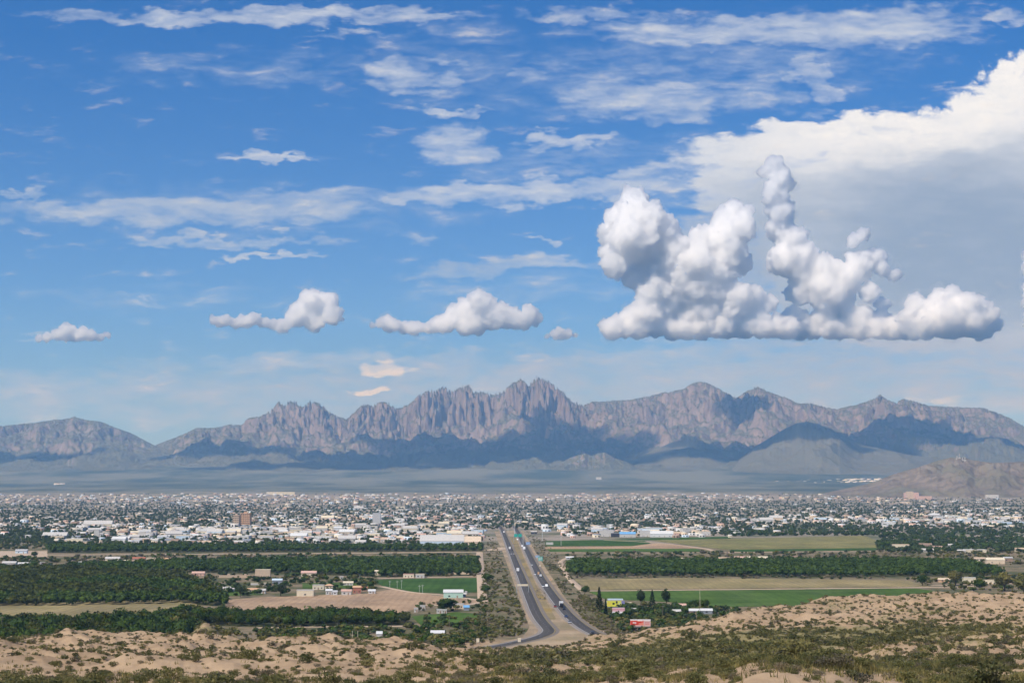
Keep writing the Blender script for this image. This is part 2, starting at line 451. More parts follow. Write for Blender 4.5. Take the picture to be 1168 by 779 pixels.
# ---------------------------------------------------------------- mountains
SKYLINE = [(-600, 520), (-300, 505), (-150, 500), (-20, 487), (0, 486), (40, 482), (62, 479), (75, 478), (85, 475), (97, 479), (115, 481), (130, 487), (150, 494), (165, 502), (177, 508), (190, 503), (210, 495), (225, 488), (245, 488), (262, 484), (275, 485),
    (283, 477), (300, 473), (308, 470), (312, 464), (318, 458), (324, 463), (331, 457), (337, 459), (345, 464), (352, 459), (362, 459), (369, 463), (374, 470), (380, 472), (395, 478), (400, 474), (412, 462), (420, 461), (425, 464), (433, 458), (440, 459), (446, 463), (455, 466), (465, 462),
    (475, 452), (487, 446), (495, 447), (505, 440), (511, 444), (516, 446), (523, 442), (534, 439), (541, 448), (550, 446), (555, 449), (562, 451), (575, 446), (582, 437), (588, 435), (596, 433), (603, 440), (610, 432), (616, 431), (623, 433), (633, 441), (645, 449), (655, 459), (665, 463), (675, 458), (690, 458),
    (700, 457), (720, 456), (740, 452), (755, 448), (765, 447), (780, 444), (790, 437), (800, 435), (812, 439), (825, 446), (840, 454), (852, 446), (865, 441), (880, 448), (900, 455), (910, 460), (925, 460), (940, 464), (955, 467), (970, 463), (985, 459), (997, 455),
    (1004, 450), (1012, 456), (1022, 460), (1030, 455), (1040, 457), (1060, 463), (1080, 464), (1105, 465), (1120, 465), (1135, 470), (1150, 476), (1165, 485), (1180, 492), (1300, 498), (1500, 510), (1800, 525)]
def m_rock(n, out):
    p = geo_pos(n)
    x, y, z = n.xyz(p)
    nz = n.xyz(n.n.new('ShaderNodeNewGeometry').outputs['Normal'])[2]
    a = n.noise(n.v('MULTIPLY', p, (1, 1, 0.3)), 0.008, 7, 0.75)
    b = n.noise(p, 0.0012, 5, 0.6)
    rock = n.mix(n.ramp(a, .3, .7), (0.105, 0.086, 0.075), (0.41, 0.32, 0.26))
    rock = n.mix(n.ramp(b, 0.35, 0.65, 0, 0.5), rock, (0.25, 0.19, 0.155))
    scrub = n.mix(n.noise(p, 0.004, 6, 0.7), (0.07, 0.085, 0.05), (0.17, 0.165, 0.10))
    f = n.ramp(n.m('ADD', nz, n.m('MULTIPLY', n.m('SUBTRACT', a, 0.5), 0.9)), 0.52, 0.82)
    c = n.mix(n.m('MULTIPLY', f, 0.9), rock, scrub)
    surf(n, out, c, 0.95, 0.05, n.noise(n.v('MULTIPLY', p, (1, 1, 0.4)), 0.02, 6, 0.75), 1.0, 40.0)
M_rock = mat('mountain_rock', m_rock)

def mountain_range():
    px = np.arange(-330, 1500, 0.8)
    Yr0 = 25500.0
    Y = np.concatenate([np.arange(18500, 23000, 60.0), np.arange(23000, 27200, 17.0), np.arange(27200, 30500, 110.0)])
    YY, PXX = np.meshgrid(Y, px, indexing='ij')
    X = (PXX - 584) / FPX * YY
    tgt_row = np.interp(px, [s[0] for s in SKYLINE], [s[1] for s in SKYLINE])
    need = (HOR - tgt_row) / FPX                              # tangent of the skyline elevation
    env_row = np.convolve(np.pad(tgt_row, 40, mode='edge'), np.hanning(81) / np.hanning(81).sum(), 'valid')
    Henv = (HOR - env_row) / FPX * Yr0 + CAM_Z                # smooth crest height
    spiky = sstep(PXX, 230, 320) * (1 - sstep(PXX, 640, 700))
    yr = Yr0 + 500 * fbm(X / 4200.0, X * 0 + 3.3, 3, 0.5, 3) + 350 * sstep(PXX, 660, 760)
    wx = X + 260 * fbm(X / 900.0, YY / 900.0, 3, 0.5, 21)
    wy = YY + 260 * fbm(X / 900.0, YY / 900.0, 3, 0.5, 33)
    wx = wx + 75 * fbm(X / 260.0, YY / 200.0, 3, .55, 51)
    wy = wy + 110 * fbm(X / 230.0, YY / 260.0, 3, .55, 57)
    t = (wy - yr)
    front = np.interp(t, [-7000, -5200, -3600, -2300, -1300, -700, -330, -60, 120, 700, 3000], [0.0, 0.04, .11, .22, .40, .58, .82, 1.0, .97, .80, .2])
    frontr = np.interp(t, [-7000, -5200, -3800, -2600, -1700, -900, -400, 0, 400, 1200, 3000], [0.0, 0.05, .14, .32, .50, .74, .90, 1.0, .92, .7, .2])
    prof = front * spiky + frontr * (1 - spiky)
    spur = ridged(wx / 1500.0, wy / 4200.0, 6, 0.55, 5)
    spur2 = ridged(wx / 620.0, wy / 1500.0, 6, 0.66, 8)
    fl = ridged(wx / 250.0, wy / 520.0, 5, 0.68, 13)
    base = fan(YY) - 60
    rise = np.clip(np.tile(Henv, (len(Y), 1)) - base, 50, None)
    mid = np.clip(prof * (1.25 - prof) * 3.0, 0, 1)
    h = rise * (prof + (spur - 0.5) * (0.42 - 0.16 * spiky) * mid + (spur2 - 0.5) * (0.22 + .06 * spiky) * mid)
    cliff = sstep(prof, 0.42, 0.72)
    h = h + rise * spiky * cliff * ((fl - 0.5) * 0.30 + (1 + .7 * vnoise(X / 700.0, YY / 500.0, 93)) * (ridged(wx / 105.0 + .3 * vnoise(wx / 60., wy / 60., 2), wy / 150.0, 4, .65, 44) - .5) * 0.17)
    h = h + rise * (1 - spiky) * cliff * (fl - 0.5) * 0.13
    # gullies on the fan below
    h = h + 30 * (ridged(X / 420.0, YY / 2600.0, 3, .5, 77) - .5) * sstep(prof, 0.02, .12)
    # trim each column to the skyline seen from the overlook
    for _ in range(3):
        tan_ = (base + h - CAM_Z) / YY
        have = tan_.max(0)
        k = np.clip((need * Yr0 + CAM_Z - base[0] * 0 - np.interp(Yr0, Y, base[:, 0])) / (have * Yr0 + CAM_Z - np.interp(Yr0, Y, base[:, 0])), 0.5, 2.0)
        k = np.convolve(np.pad(k, 3, mode='edge'), np.hanning(9)[1:-1] / np.hanning(9)[1:-1].sum(), 'valid')
        h = h * (1 + (k[None, :] - 1) * sstep(prof, 0.12, 0.75))
    h = h + rise * spiky * cliff * (ridged(X / 75.0, YY / 140.0, 3, .6, 91) - .58) * .05 * (1 + .8 * vnoise(X / 600.0, YY / 600.0, 92)) + rise * cliff * (ridged(X / 60.0, YY / 90.0, 3, .6, 95) - .58) * .03
    V = np.stack([X, YY, base + h], -1).reshape(-1, 3)
    me = npmesh('mountain_range', V, grid_faces(*X.shape), M_rock, smooth=False)
    tag(link('mountain_range', me), kind='structure')
mountain_range()

def m_hill(n, out):
    p = geo_pos(n)
    a = n.noise(p, 0.012, 6, 0.68)
    c = n.mix(n.ramp(a, .3, .7), (0.11, 0.093, 0.07), (0.25, 0.20, 0.152))
    c = n.mix(n.ramp(n.noise(p, 0.003, 5, 0.7), 0.45, 0.65, 0, .6), c, (0.13, 0.135, 0.085))
    surf(n, out, c, 0.95, 0.05, n.noise(p, 0.03, 6, 0.7), 0.7, 8.0)
M_hill = mat('hill_scrub', m_hill)
def m_darkhill(n, out):
    p = geo_pos(n)
    a = n.noise(p, 0.006, 6, 0.7)
    c = n.mix(a, (0.075, 0.085, 0.055), (0.17, 0.15, 0.105))
    surf(n, out, c, 0.95, 0.05, n.noise(p, 0.02, 6, 0.7), 0.8, 15.0)
M_darkhill = mat('juniper_hill', m_darkhill)
def hill(name, line, D, depth, material, rough=0.12, step=1.0, sx=700.0):
    px = np.arange(line[0][0], line[-1][0], step)
    Y = D + np.linspace(-depth, depth * 0.8, 150)
    YY, PXX = np.meshgrid(Y, px, indexing='ij')
    X = (PXX - 584) / FPX * YY
    row = np.interp(px, [l[0] for l in line], [l[1] for l in line])
    need = (HOR - row) / FPX
    base = fan(YY) - 15
    H = need * D + CAM_Z - np.interp(D, Y, base[:, 0])
    H = np.convolve(np.pad(H, 4, mode='edge'), np.hanning(11)[1:-1] / np.hanning(11)[1:-1].sum(), 'valid')
    wy = YY + depth * 0.12 * fbm(X / sx, YY / sx, 3, .5, 6)
    t = np.abs(wy - D) / depth
    prof = np.clip(1 - t, 0, 1) ** 1.15
    prof = prof * (1 - .25 * prof) / .75
    h = np.clip(H, 0, None)[None, :] * (prof + (ridged(X / sx, YY / (sx * 1.6), 5, .55, 15) - .55) * rough * np.clip(prof * (1.3 - prof) * 3, 0, 1) * 2.2)
    h = h + (H[None, :] < 0) * -20
    have = ((base + h - CAM_Z) / YY).max(0)
    k = np.where(H > 8, (need * D - np.interp(D, Y, base[:, 0]) + CAM_Z) / np.maximum(have * D - np.interp(D, Y, base[:, 0]) + CAM_Z, 1), 1)
    h = h * np.clip(k, .6, 1.6)[None, :]
    me = npmesh(name, np.stack([X, YY, base + h], -1).reshape(-1, 3), grid_faces(*X.shape), material, smooth=True)
    return tag(link(name, me), kind='structure')
hill('juniper_hill', [(820, 548), (835, 528), (860, 510), (880, 498), (895, 489), (908, 483), (920, 481), (934, 484), (960, 496), (985, 507), (1010, 513), (1040, 519), (1080, 524), (1120, 530), (1200, 548)], 22000, 2600, M_darkhill, .14, 1.0, 900)
hill('juniper_hill', [(640, 548), (680, 538), (715, 528), (742, 515), (765, 505), (785, 500), (800, 503), (822, 512), (850, 522), (900, 540), (930, 550)], 23000, 2200, M_darkhill, .14, 1.0, 800)
hill('rock_hill', [(630, 540), (640, 528), (650, 522), (660, 519), (667, 517), (675, 520), (682, 517), (690, 516), (700, 522), (715, 527), (740, 540)], 21400, 700, M_rock, .2, .5, 260)
hill('desert_hill', [(940, 562), (968, 556), (990, 551), (1005, 546), (1020, 540), (1035, 536), (1052, 531), (1070, 525), (1082, 522), (1096, 521.5), (1110, 525), (1130, 528), (1155, 527), (1185, 526), (1220, 531), (1260, 540), (1320, 552), (1380, 562)], 11500, 1300, M_hill, .17, .8, 380)

# ---------------------------------------------------------------- cumulus clouds
def m_cloud(dens, aniso=0.0):
    def f(n, out):
        v = n.node('ShaderNodeVolumeScatter', Color=(0.999, 0.999, 0.999), Density=dens, Anisotropy=aniso)
        n.l.new(v.outputs[0], out.inputs[1])
    return f
M_cumulus = mat('cumulus_vapour', m_cloud(1 / 45.0, .62))
TXA = bpy.data.textures.new('billow_large', 'CLOUDS'); TXA.noise_scale = 420; TXA.noise_depth = 4
TXB = bpy.data.textures.new('billow_small', 'CLOUDS'); TXB.noise_scale = 170; TXB.noise_depth = 5
TXC = bpy.data.textures.new('billow_fine', 'CLOUDS'); TXC.noise_scale = 65; TXC.noise_depth = 3
M_fringe = mat('cumulus_fringe', m_cloud(1 / 1700.0, .35))
_ico = {}
def ico(sub):
    if sub not in _ico:
        b = bmesh.new()
        bmesh.ops.create_icosphere(b, subdivisions=sub, radius=1.0)
        b.verts.ensure_lookup_table()
        _ico[sub] = (np.array([v.co[:] for v in b.verts]), np.array([[v.index for v in f.verts] for f in b.faces]))
        b.free()
    return _ico[sub]
def cumulus(name, puffs, base_row, D, label, seed=0, voxel=26.0, amp=1.0, material=None, group=None):
    """puffs of three sizes heaped on one another, cut flat at the condensation level"""
    rng = np.random.default_rng(seed)
    geo = (ico(2), ico(1), ico(1))
    Vs, Fs, k = [], [], 0
    zb = row_z(base_row, D)
    s = D / FPX
    def add(c, r, lv):
        nonlocal k
        v0, f0 = geo[lv]
        Vs.append(v0 * r + c); Fs.append(f0 + k); k += len(v0)
    def dirn():
        d = rng.normal(size=3); d /= np.linalg.norm(d)
        d[2] = d[2] * .8 + .15
        if d[1] > .35: d[1] = -d[1]
        return d / np.linalg.norm(d)
    for (px, py, r) in puffs:
        c = np.array(at(px, py, D)); rr = r * s
        c[1] += rng.normal(0, 0.45) * rr
        add(c, rr * 1.04, 0)
        for _ in range(13):
            q = rr * rng.uniform(.30, .56); c2 = c + dirn() * (rr * 1.08 - q * .55)
            add(c2, q, 1)
            for _ in range(6):
                q3 = q * rng.uniform(.28, .5); add(c2 + dirn() * (q * 1.02 - q3 * .3), q3, 2)
    V = np.concatenate(Vs); F = np.concatenate(Fs)
    lo = V[:, 2] < zb
    V[lo, 2] = zb - (zb - V[lo, 2]) * 0.12
    me = npmesh(name, V, F, material or M_cumulus)
    o = link(name, me)
    md = o.modifiers.new('r', 'REMESH'); md.mode = 'VOXEL'; md.voxel_size = voxel
    for tx, st in ((TXA, 170 * amp), (TXB, 165 * amp), (TXC, 95 * amp)):
        md = o.modifiers.new('d', 'DISPLACE'); md.texture = tx; md.strength = st; md.mid_level = 0.5; md.texture_coords = 'GLOBAL'
    # thin torn vapour round the dense heart
    f = link('fringe', npmesh('fringe', V, F, M_fringe), o)
    md = f.modifiers.new('r', 'REMESH'); md.mode = 'VOXEL'; md.voxel_size = voxel * 2
    for tx, st, ml in ((TXA, 560 * amp, .47), (TXB, 320 * amp, .46)):
        md = f.modifiers.new('d', 'DISPLACE'); md.texture = tx; md.strength = st; md.mid_level = ml; md.texture_coords = 'GLOBAL'
    return tag(o, label, 'cloud', group)
C1 = [(724, 228, 15), (712, 248, 18), (735, 250, 20), (757, 262, 16), (720, 275, 28), (748, 288, 24), (702, 300, 16), (728, 314, 16), (692, 288, 9),
      (838, 238, 12), (850, 243, 10), (826, 252, 14), (842, 262, 17), (806, 276, 18), (830, 288, 23), (792, 300, 18), (848, 300, 12), (780, 325, 22), (815, 320, 26), (762, 345, 22), (800, 350, 28), (738, 357, 18), (720, 364, 13), (702, 370, 11), (688, 371, 7), (840, 346, 20), (860, 340, 13), (878, 345, 10), (830, 374, 13), (860, 366, 16), (890, 370, 13), (770, 376, 13), (745, 376, 10), (752, 312, 17), (768, 300, 17), (770, 282, 15), (774, 312, 18), (698, 270, 13), (690, 262, 8), (748, 332, 17), (735, 335, 12)]
C2 = [(884, 190, 11), (886, 206, 10), (884, 215, 11), (896, 210, 8), (880, 222, 9), (885, 226, 13), (890, 240, 14), (894, 198, 7), (872, 196, 7), (884, 224, 11), (892, 240, 12), (890, 262, 15), (904, 275, 17), (894, 298, 20), (920, 304, 24), (945, 310, 20), (915, 330, 18), (940, 335, 22), (965, 322, 16), (980, 302, 17), (974, 275, 9), (985, 267, 8), (1000, 293, 10), (1006, 308, 8), (1020, 314, 6), (990, 335, 12), (960, 346, 15), (1010, 345, 8),
      (905, 365, 16), (940, 368, 16), (980, 368, 17), (1005, 366, 14), (1030, 370, 12)]
C3 = [(1046, 358, 12), (1075, 362, 16), (1105, 366, 15), (1045, 346, 10), (1060, 350, 11), (1076, 342, 13), (1087, 335, 9), (1100, 350, 16), (1122, 359, 13), (1135, 370, 8), (1060, 366, 14), (1090, 370, 14), (1115, 376, 8), (1032, 362, 8)]
C1 += [(x, 375, 12) for x in range(698, 905, 17)]
C2 += [(x, 376, 12) for x in range(895, 1045, 17)]
C3 += [(x, 375, 12) for x in range(1040, 1135, 17)]
cumulus('cumulus_cloud', C1, 386, 42000, 'tall white double-towered cumulus cloud left of the gap, the largest', 1)
cumulus('cumulus_cloud', C2, 387, 43500, 'tall white cumulus with a narrow leaning turret, right of the gap', 2)
cumulus('cumulus_cloud', C3, 386, 42000, 'low white cumulus mound at the right end of the tall towers', 3)
C4 = [(425, 371, 3), (451, 371, 6), (470, 374, 7), (490, 373, 7), (510, 368, 10), (580, 364, 11), (597, 366, 9), (545, 368, 12), (443, 369, 8), (434, 370, 5), (460, 373, 6), (480, 373, 6), (500, 369, 8), (520, 361, 11), (534, 352, 12), (546, 345, 11), (556, 350, 11), (570, 357, 10), (560, 366, 11), (588, 369, 8), (605, 357, 8), (612, 363, 7), (530, 373, 9)]
cumulus('cumulus_cloud', [(a, b, r * 1.12) for a, b, r in C4], 383, 40000, 'broad white cumulus cloud standing above the jagged central peaks', 4, 22, .7)
C5 = [(360, 344, 13), (346, 352, 13), (374, 348, 13), (381, 361, 11), (336, 362, 10), (322, 370, 7), (360, 366, 12), (350, 340, 9)]
cumulus('cumulus_cloud', C5, 380, 40000, 'compact bright white dome-shaped cumulus cloud left of centre', 5, 22, .8)
C6 = [(312, 370, 6), (320, 371, 6), (283, 367, 7), (297, 367, 6), (250, 368, 6), (290, 363, 7), (276, 366, 7), (258, 366, 6), (245, 366, 6), (304, 368, 5), (268, 369, 6)]
cumulus('cumulus_cloud', C6, 376, 40500, 'small flat pale cumulus cloud beside the bright dome-shaped one', 6, 22, .6)
C7 = [(88, 384, 7), (105, 384, 7), (55, 385, 5), (74, 385, 6), (78, 376, 8), (66, 382, 7), (96, 382, 8), (114, 384, 5), (45, 386, 4), (123, 382, 4), (84, 382, 8)]
cumulus('cumulus_cloud', C7, 391, 41000, 'small greyish cumulus cloud alone above the left-hand mountain', 7, 22, .6)
C8 = [(638, 378, 5), (631, 380, 4), (647, 381, 5), (656, 383, 3), (624, 383, 3), (641, 383, 4), (634, 384, 3)]
cumulus('cumulus_cloud', C8, 387, 41000, 'tiny white cumulus puff between the two larger clouds', 8, 20, .5)
C9 = [(1172, 292, 9), (1180, 305, 14), (1175, 345, 10), (1182, 330, 16), (1178, 365, 12)]
cumulus('cumulus_cloud', C9, 376, 42000, 'white cumulus cloud cut off by the right edge', 9, 30, .8)

# ---------------------------------------------------------------- the air
def haze():
    def f(n, out):
        v = n.node('ShaderNodeVolumePrincipled', Color=(0.30, 0.58, 1.0), Density=3.3e-5, Anisotropy=0.2, **{'Absorption Color': (1.0, 1.0, 1.0)})
        n.l.new(v.outputs[0], out.inputs[1])
    m_ = mat('haze_air', f)
    x, y0, y1, z0, z1 = 32000, -3000, 31500, -3, 1950
    V = [(sx, sy, sz) for sz in (z0, z1) for sy in (y0, y1) for sx in (-x, x)]
    F = [(0, 2, 3, 1), (4, 5, 7, 6), (0, 1, 5, 4), (2, 6, 7, 3), (0, 4, 6, 2), (1, 3, 7, 5)]
    tag(link('haze', npmesh('haze', V, np.array(F), m_)), kind='stuff')
haze()

# clouds overhead, above the frame, whose shade lies on the mountain slopes
M_bank = mat('cloud_bank_vapour', m_cloud(1 / 230.0))
def shade_cloud(px, py, D, rx, ry, seed):
    g = at(px, py, D)
    t = (6600 - g.z) / sun_dir.z
    c = g + sun_dir * t
    r = np.random.default_rng(seed)
    v0, f0 = ico(3)
    Vs, Fs, k = [], [], 0
    for i in range(26):
        a, q = r.uniform(0, 6.28), math.sqrt(r.random())
        p = np.array([c.x + math.cos(a) * q * rx, c.y + math.sin(a) * q * ry, c.z + r.normal(0, 60)])
        s_ = r.uniform(.22, .42)
        Vs.append(v0 * np.array([rx * s_, ry * s_, 330 * r.uniform(.7, 1.2)]) + p); Fs.append(f0 + k); k += len(v0)
    o = link('cloud_bank', npmesh('cloud_bank', np.concatenate(Vs), np.concatenate(Fs), M_bank))
    md = o.modifiers.new('r', 'REMESH'); md.mode = 'VOXEL'; md.voxel_size = 140
    md = o.modifiers.new('d', 'DISPLACE'); md.texture = TXA; md.strength = 260; md.texture_coords = 'GLOBAL'
    tag(o, kind='stuff')
for a in ((585, 508, 23200, 1500, 900, 1), (470, 520, 22600, 1300, 700, 2), (360, 536, 21300, 1500, 450, 3), (640, 478, 24600, 520, 500, 4), (760, 520, 22400, 1100, 700, 5), (905, 505, 22300, 1300, 900, 6), (1010, 500, 23600, 1000, 600, 7), (1120, 500, 23600, 900, 600, 8), (860, 470, 24800, 450, 400, 10), (470, 500, 24000, 800, 400, 12), (560, 520, 22300, 1500, 700, 13), (260, 520, 23300, 900, 500, 14), (60, 520, 23000, 900, 500, 15), (680, 505, 23800, 700, 500, 16)):
    shade_cloud(*a)

# ---------------------------------------------------------------- fields, tracks and the highway
def field_mat(name, ca, cb, row_dir=(1.0, 0.0), pitch=3.0, rows=0.35, dry=None, dry_amt=0.5):
    def f(n, out):
        p = geo_pos(n)
        x, y, z = n.xyz(p)
        a = n.noise(p, 0.03, 5, 0.65)
        b = n.noise(n.v('MULTIPLY', p, (0.6, 0.06, 1)), 0.35, 4, 0.6)
        c = n.mix(n.ramp(a, .3, .7), ca, cb)
        c = n.mix(1.0, c, n.mix(n.ramp(n.noise(n.v('MULTIPLY', p, (1, .5, 1)), .014, 5, .65), .3, .7), (.72, .74, .76), (1.22, 1.2, 1.15)), 'MULTIPLY')
        w = n.m('SINE', n.m('MULTIPLY', n.m('ADD', n.m('MULTIPLY', x, row_dir[0]), n.m('MULTIPLY', y, row_dir[1])), 6.283 / pitch))
        c = n.mix(n.m('MULTIPLY', n.ramp(w, -.2, .9), rows), c, tuple(v * 0.6 for v in ca))
        c = n.mix(n.ramp(b, .5, .75, 0, .35), c, tuple(min(1, v * 1.35) for v in cb))
        if dry:
            c = n.mix(n.ramp(n.noise(p, .011, 4, .6), .48, .68, 0, dry_amt), c, dry)
        surf(n, out, c, .95, .05, n.noise(p, 1.2, 4, .6), .6, .4)
    return mat(name, f)
M_tan = field_mat('stubble', (.235, .19, .095), (.30, .245, .13), pitch=7, rows=.25, dry=(.20, .18, .08))
M_bare = field_mat('ploughed_soil', (.33, .225, .145), (.40, .285, .19), pitch=6, rows=.22)
M_green = field_mat('crop_green', (.038, .084, .02), (.058, .112, .028), pitch=9, rows=.25)
M_bright = field_mat('crop_bright', (.055, .105, .022), (.085, .14, .032), pitch=8, rows=.2, dry=(.12, .16, .06))
M_olive = field_mat('crop_olive', (.175, .165, .065), (.24, .215, .10), pitch=12, rows=.25, dry=(.12, .15, .05))
M_orchfloor = field_mat('orchard_floor', (.05, .065, .03), (.11, .10, .055), pitch=10, rows=.3)
M_scrubfloor = field_mat('scrub_floor', (.17, .135, .085), (.12, .12, .06), pitch=50, rows=.1, dry=(.28, .22, .15))
M_dirt = plain('packed_dirt', (.45, .345, .25), .95, .05, .18, .08)
def flat_poly(name, pts, z, material, skirt=0.6):
    P = [gpt(*q) for q in pts]
    b = bmesh.new()
    top = [b.verts.new((p.x, p.y, z)) for p in P]
    low = [b.verts.new((p.x, p.y, z - skirt)) for p in P]
    f = b.faces.new(top)
    if f.normal.z < 0 or sum((P[i].x * P[(i + 1) % len(P)].y - P[(i + 1) % len(P)].x * P[i].y) for i in range(len(P))) < 0:
        f.normal_flip()
    for i in range(len(P)):
        j = (i + 1) % len(P)
        b.faces.new((top[i], top[j], low[j], low[i]))
    me = bpy.data.meshes.new(name)
    b.to_mesh(me); b.free()
    me.materials.append(material)
    return tag(link(name, me), kind='structure')
def wig(pts, n=6, amp=0.25, seed=0):
    """soften the edge of a field outline a little"""
    rr = random.Random(seed)
    out = []
    for i, a in enumerate(pts):
        b = pts[(i + 1) % len(pts)]
        for k in range(n):
            t = k / n
            out.append((a[0] + (b[0] - a[0]) * t + (rr.uniform(-1, 1) * amp * 2 if k else 0), a[1] + (b[1] - a[1]) * t + (rr.uniform(-amp, amp) * .6 if k else 0)))
    return out
O1 = [(-140, 716), (60, 714), (150, 712), (195, 706), (235, 705), (225, 738), (-140, 742)]
O2 = [(-140, 694), (0, 691.5), (130, 690), (200, 688), (258, 692), (262, 684), (232, 668), (205, 657), (100, 651), (-140, 652)]
O3 = [(60, 649), (180, 643), (300, 641), (545, 640), (546, 656), (435, 658), (330, 654), (232, 653)]
O4 = [(220, 713), (228, 705), (330, 702), (400, 703), (462, 708), (468, 712.5), (330, 716)]
O6 = [(54, 630.5), (550, 628.5), (550, 624.5), (54, 624)]
O5 = [(648, 643), (1000, 641), (1110, 644), (1145, 656), (1000, 658), (900, 658), (780, 657), (648, 656)]
for i, o in enumerate((O1, O2, O3, O4, O5, O6)):
    flat_poly('orchard_floor', wig(o, 4, .2, i), .10 + .02 * i, M_orchfloor)
FIELDS = [
    ('field', [(-140, 692), (0, 689), (120, 686), (198, 683.5), (214, 685), (232, 692), (225, 702), (190, 706), (150, 712), (-140, 717)], M_tan),
    ('field', [(256, 684), (300, 681), (420, 677), (446, 672), (480, 677), (548, 684), (545, 689), (490, 690), (455, 699), (400, 699), (258, 695)], M_bare),
    ('field', [(425, 662), (470, 660), (545, 659), (547, 675), (505, 676.5), (470, 675), (442, 671)], M_green),
    ('field', [(345, 665), (395, 664), (425, 668), (418, 670), (345, 671)], M_bright),
    ('field', [(236, 669), (268, 668), (300, 672), (300, 678), (252, 680)], M_bright),
    ('field', [(470, 703), (520, 698), (555, 701), (540, 712), (480, 713)], M_bright),
    ('field', [(-140, 630), (0, 628.5), (54, 628.3), (54, 635), (-140, 636)], M_dirt),
    ('field', [(622, 617), (690, 615.5), (735, 616.5), (742, 619.5), (720, 622.5), (622, 623)], M_green),
    ('field', [(700, 614.8), (835, 611.8), (832, 614), (738, 616)], M_green),
    ('field', [(622, 623.3), (722, 622.8), (745, 619.8), (770, 621), (815, 627.8), (795, 625.4), (622, 626)], M_bare),
    ('field', [(624, 626.2), (792, 625.6), (806, 629), (628, 629.2)], M_bright),
    ('field', [(742, 616.4), (834, 614.2), (985, 611), (1005, 618), (1000, 624.8), (830, 626.8), (790, 622)], M_olive),
    ('field', [(832, 627), (1000, 625), (1000, 627.3), (840, 629)], M_green),
    ('field', [(655, 661), (780, 659), (1035, 662), (1062, 668.6), (840, 671), (672, 672.4)], M_tan),
    ('field', [(672, 675), (700, 674.5), (1045, 671.2), (1080, 676), (1000, 690), (820, 692), (760, 686), (690, 683)], M_bright)]
for i, (nm, pts, mm) in enumerate(FIELDS):
    flat_poly(nm, wig(pts, 5, .18, 50 + i), .16 + .012 * i, mm)

def path_pts(pix, n=8):
    P = [gpt(*q) for q in pix]
    out = []
    for i in range(len(P) - 1):
        p0, p1, p2, p3 = P[max(i - 1, 0)], P[i], P[i + 1], P[min(i + 2, len(P) - 1)]
        for k in range(n):
            t = k / n
            out.append(0.5 * ((2 * p1) + (p2 - p0) * t + (2 * p0 - 5 * p1 + 4 * p2 - p3) * t * t + (3 * p1 - p0 - 3 * p2 + p3) * t ** 3))
    out.append(P[-1])
    return out
def ribbon(name, P, w, z, material, off=0.0, kind='structure', thick=.25):
    V, k = [], len(P)
    for i, p in enumerate(P):
        d = (P[min(i + 1, k - 1)] - P[max(i - 1, 0)]); d.z = 0; d.normalize()
        s = Vector((d.y, -d.x, 0))
        zz = z + p.z
        for o, dz in ((off - w / 2 - .3, -thick), (off - w / 2, 0), (off + w / 2, 0), (off + w / 2 + .3, -thick)):
            q = p + s * o
            V.append((q.x, q.y, zz + dz))
    me = npmesh(name, V, grid_faces(k, 4), material)
    return tag(link(name, me), kind=kind)
def m_asphalt(n, out):
    p = geo_pos(n)
    a = n.noise(p, .05, 5, .65)
    c = n.mix(a, (.055, .050, .046), (.10, .092, .085))
    c = n.mix(n.ramp(n.noise(n.v('MULTIPLY', p, (1, .03, 1)), .7, 3, .6), .5, .7, 0, .5), c, (.040, .038, .038))
    surf(n, out, c, .85, .2)
M_asphalt = mat('asphalt', m_asphalt)
M_shoulder = plain('road_shoulder', (.24, .205, .175), .95, .05, .15, .12)
M_paint = plain('road_paint', (.30, .29, .28), .7, .2, .1, 2)
M_yellow = plain('yellow_road_paint', (.27, .21, .10), .7, .2, .1, 2)
M_median = field_mat('median_grass', (.20, .165, .09), (.28, .22, .13), pitch=30, rows=.1, dry=(.30, .21, .07), dry_amt=.8)
M_scrubverge = field_mat('verge', (.30, .225, .15), (.36, .28, .195), pitch=40, rows=.1, dry=(.17, .15, .07), dry_amt=.5)
flat_poly('verge', wig([(564, 606), (596, 605), (604, 618), (614, 634), (627, 655), (645, 682), (662, 703), (690, 721), (740, 729), (690, 737), (650, 739.5), (600, 741), (520, 746), (480, 747), (480, 741), (545, 738), (596, 727), (604, 716), (595, 690), (577, 640)], 6, .25, 5), .40, M_scrubverge, 1.0)
flat_poly('median_strip', wig([(581, 612), (588, 612), (599, 640), (612, 668), (628, 694), (634, 706), (628, 708), (616, 690), (604, 668), (592, 640)], 5, .2, 6), .44, M_median)
CWL = path_pts([(570, 600), (573.5, 606), (577, 614), (581, 624), (585, 634), (589, 644), (594, 656), (599, 669), (605, 684), (611, 698), (617, 708), (623, 715), (626, 719.5), (622, 724), (608, 729), (590, 733), (565, 738), (540, 742), (500, 747), (440, 754)])
CWR = path_pts([(586, 600), (590, 606), (594, 614), (599, 624), (604, 634), (609, 644), (615, 656), (623, 669), (633, 683), (641, 693), (649, 702), (659, 711), (669, 718), (681, 724), (697, 729.5), (722, 735)])
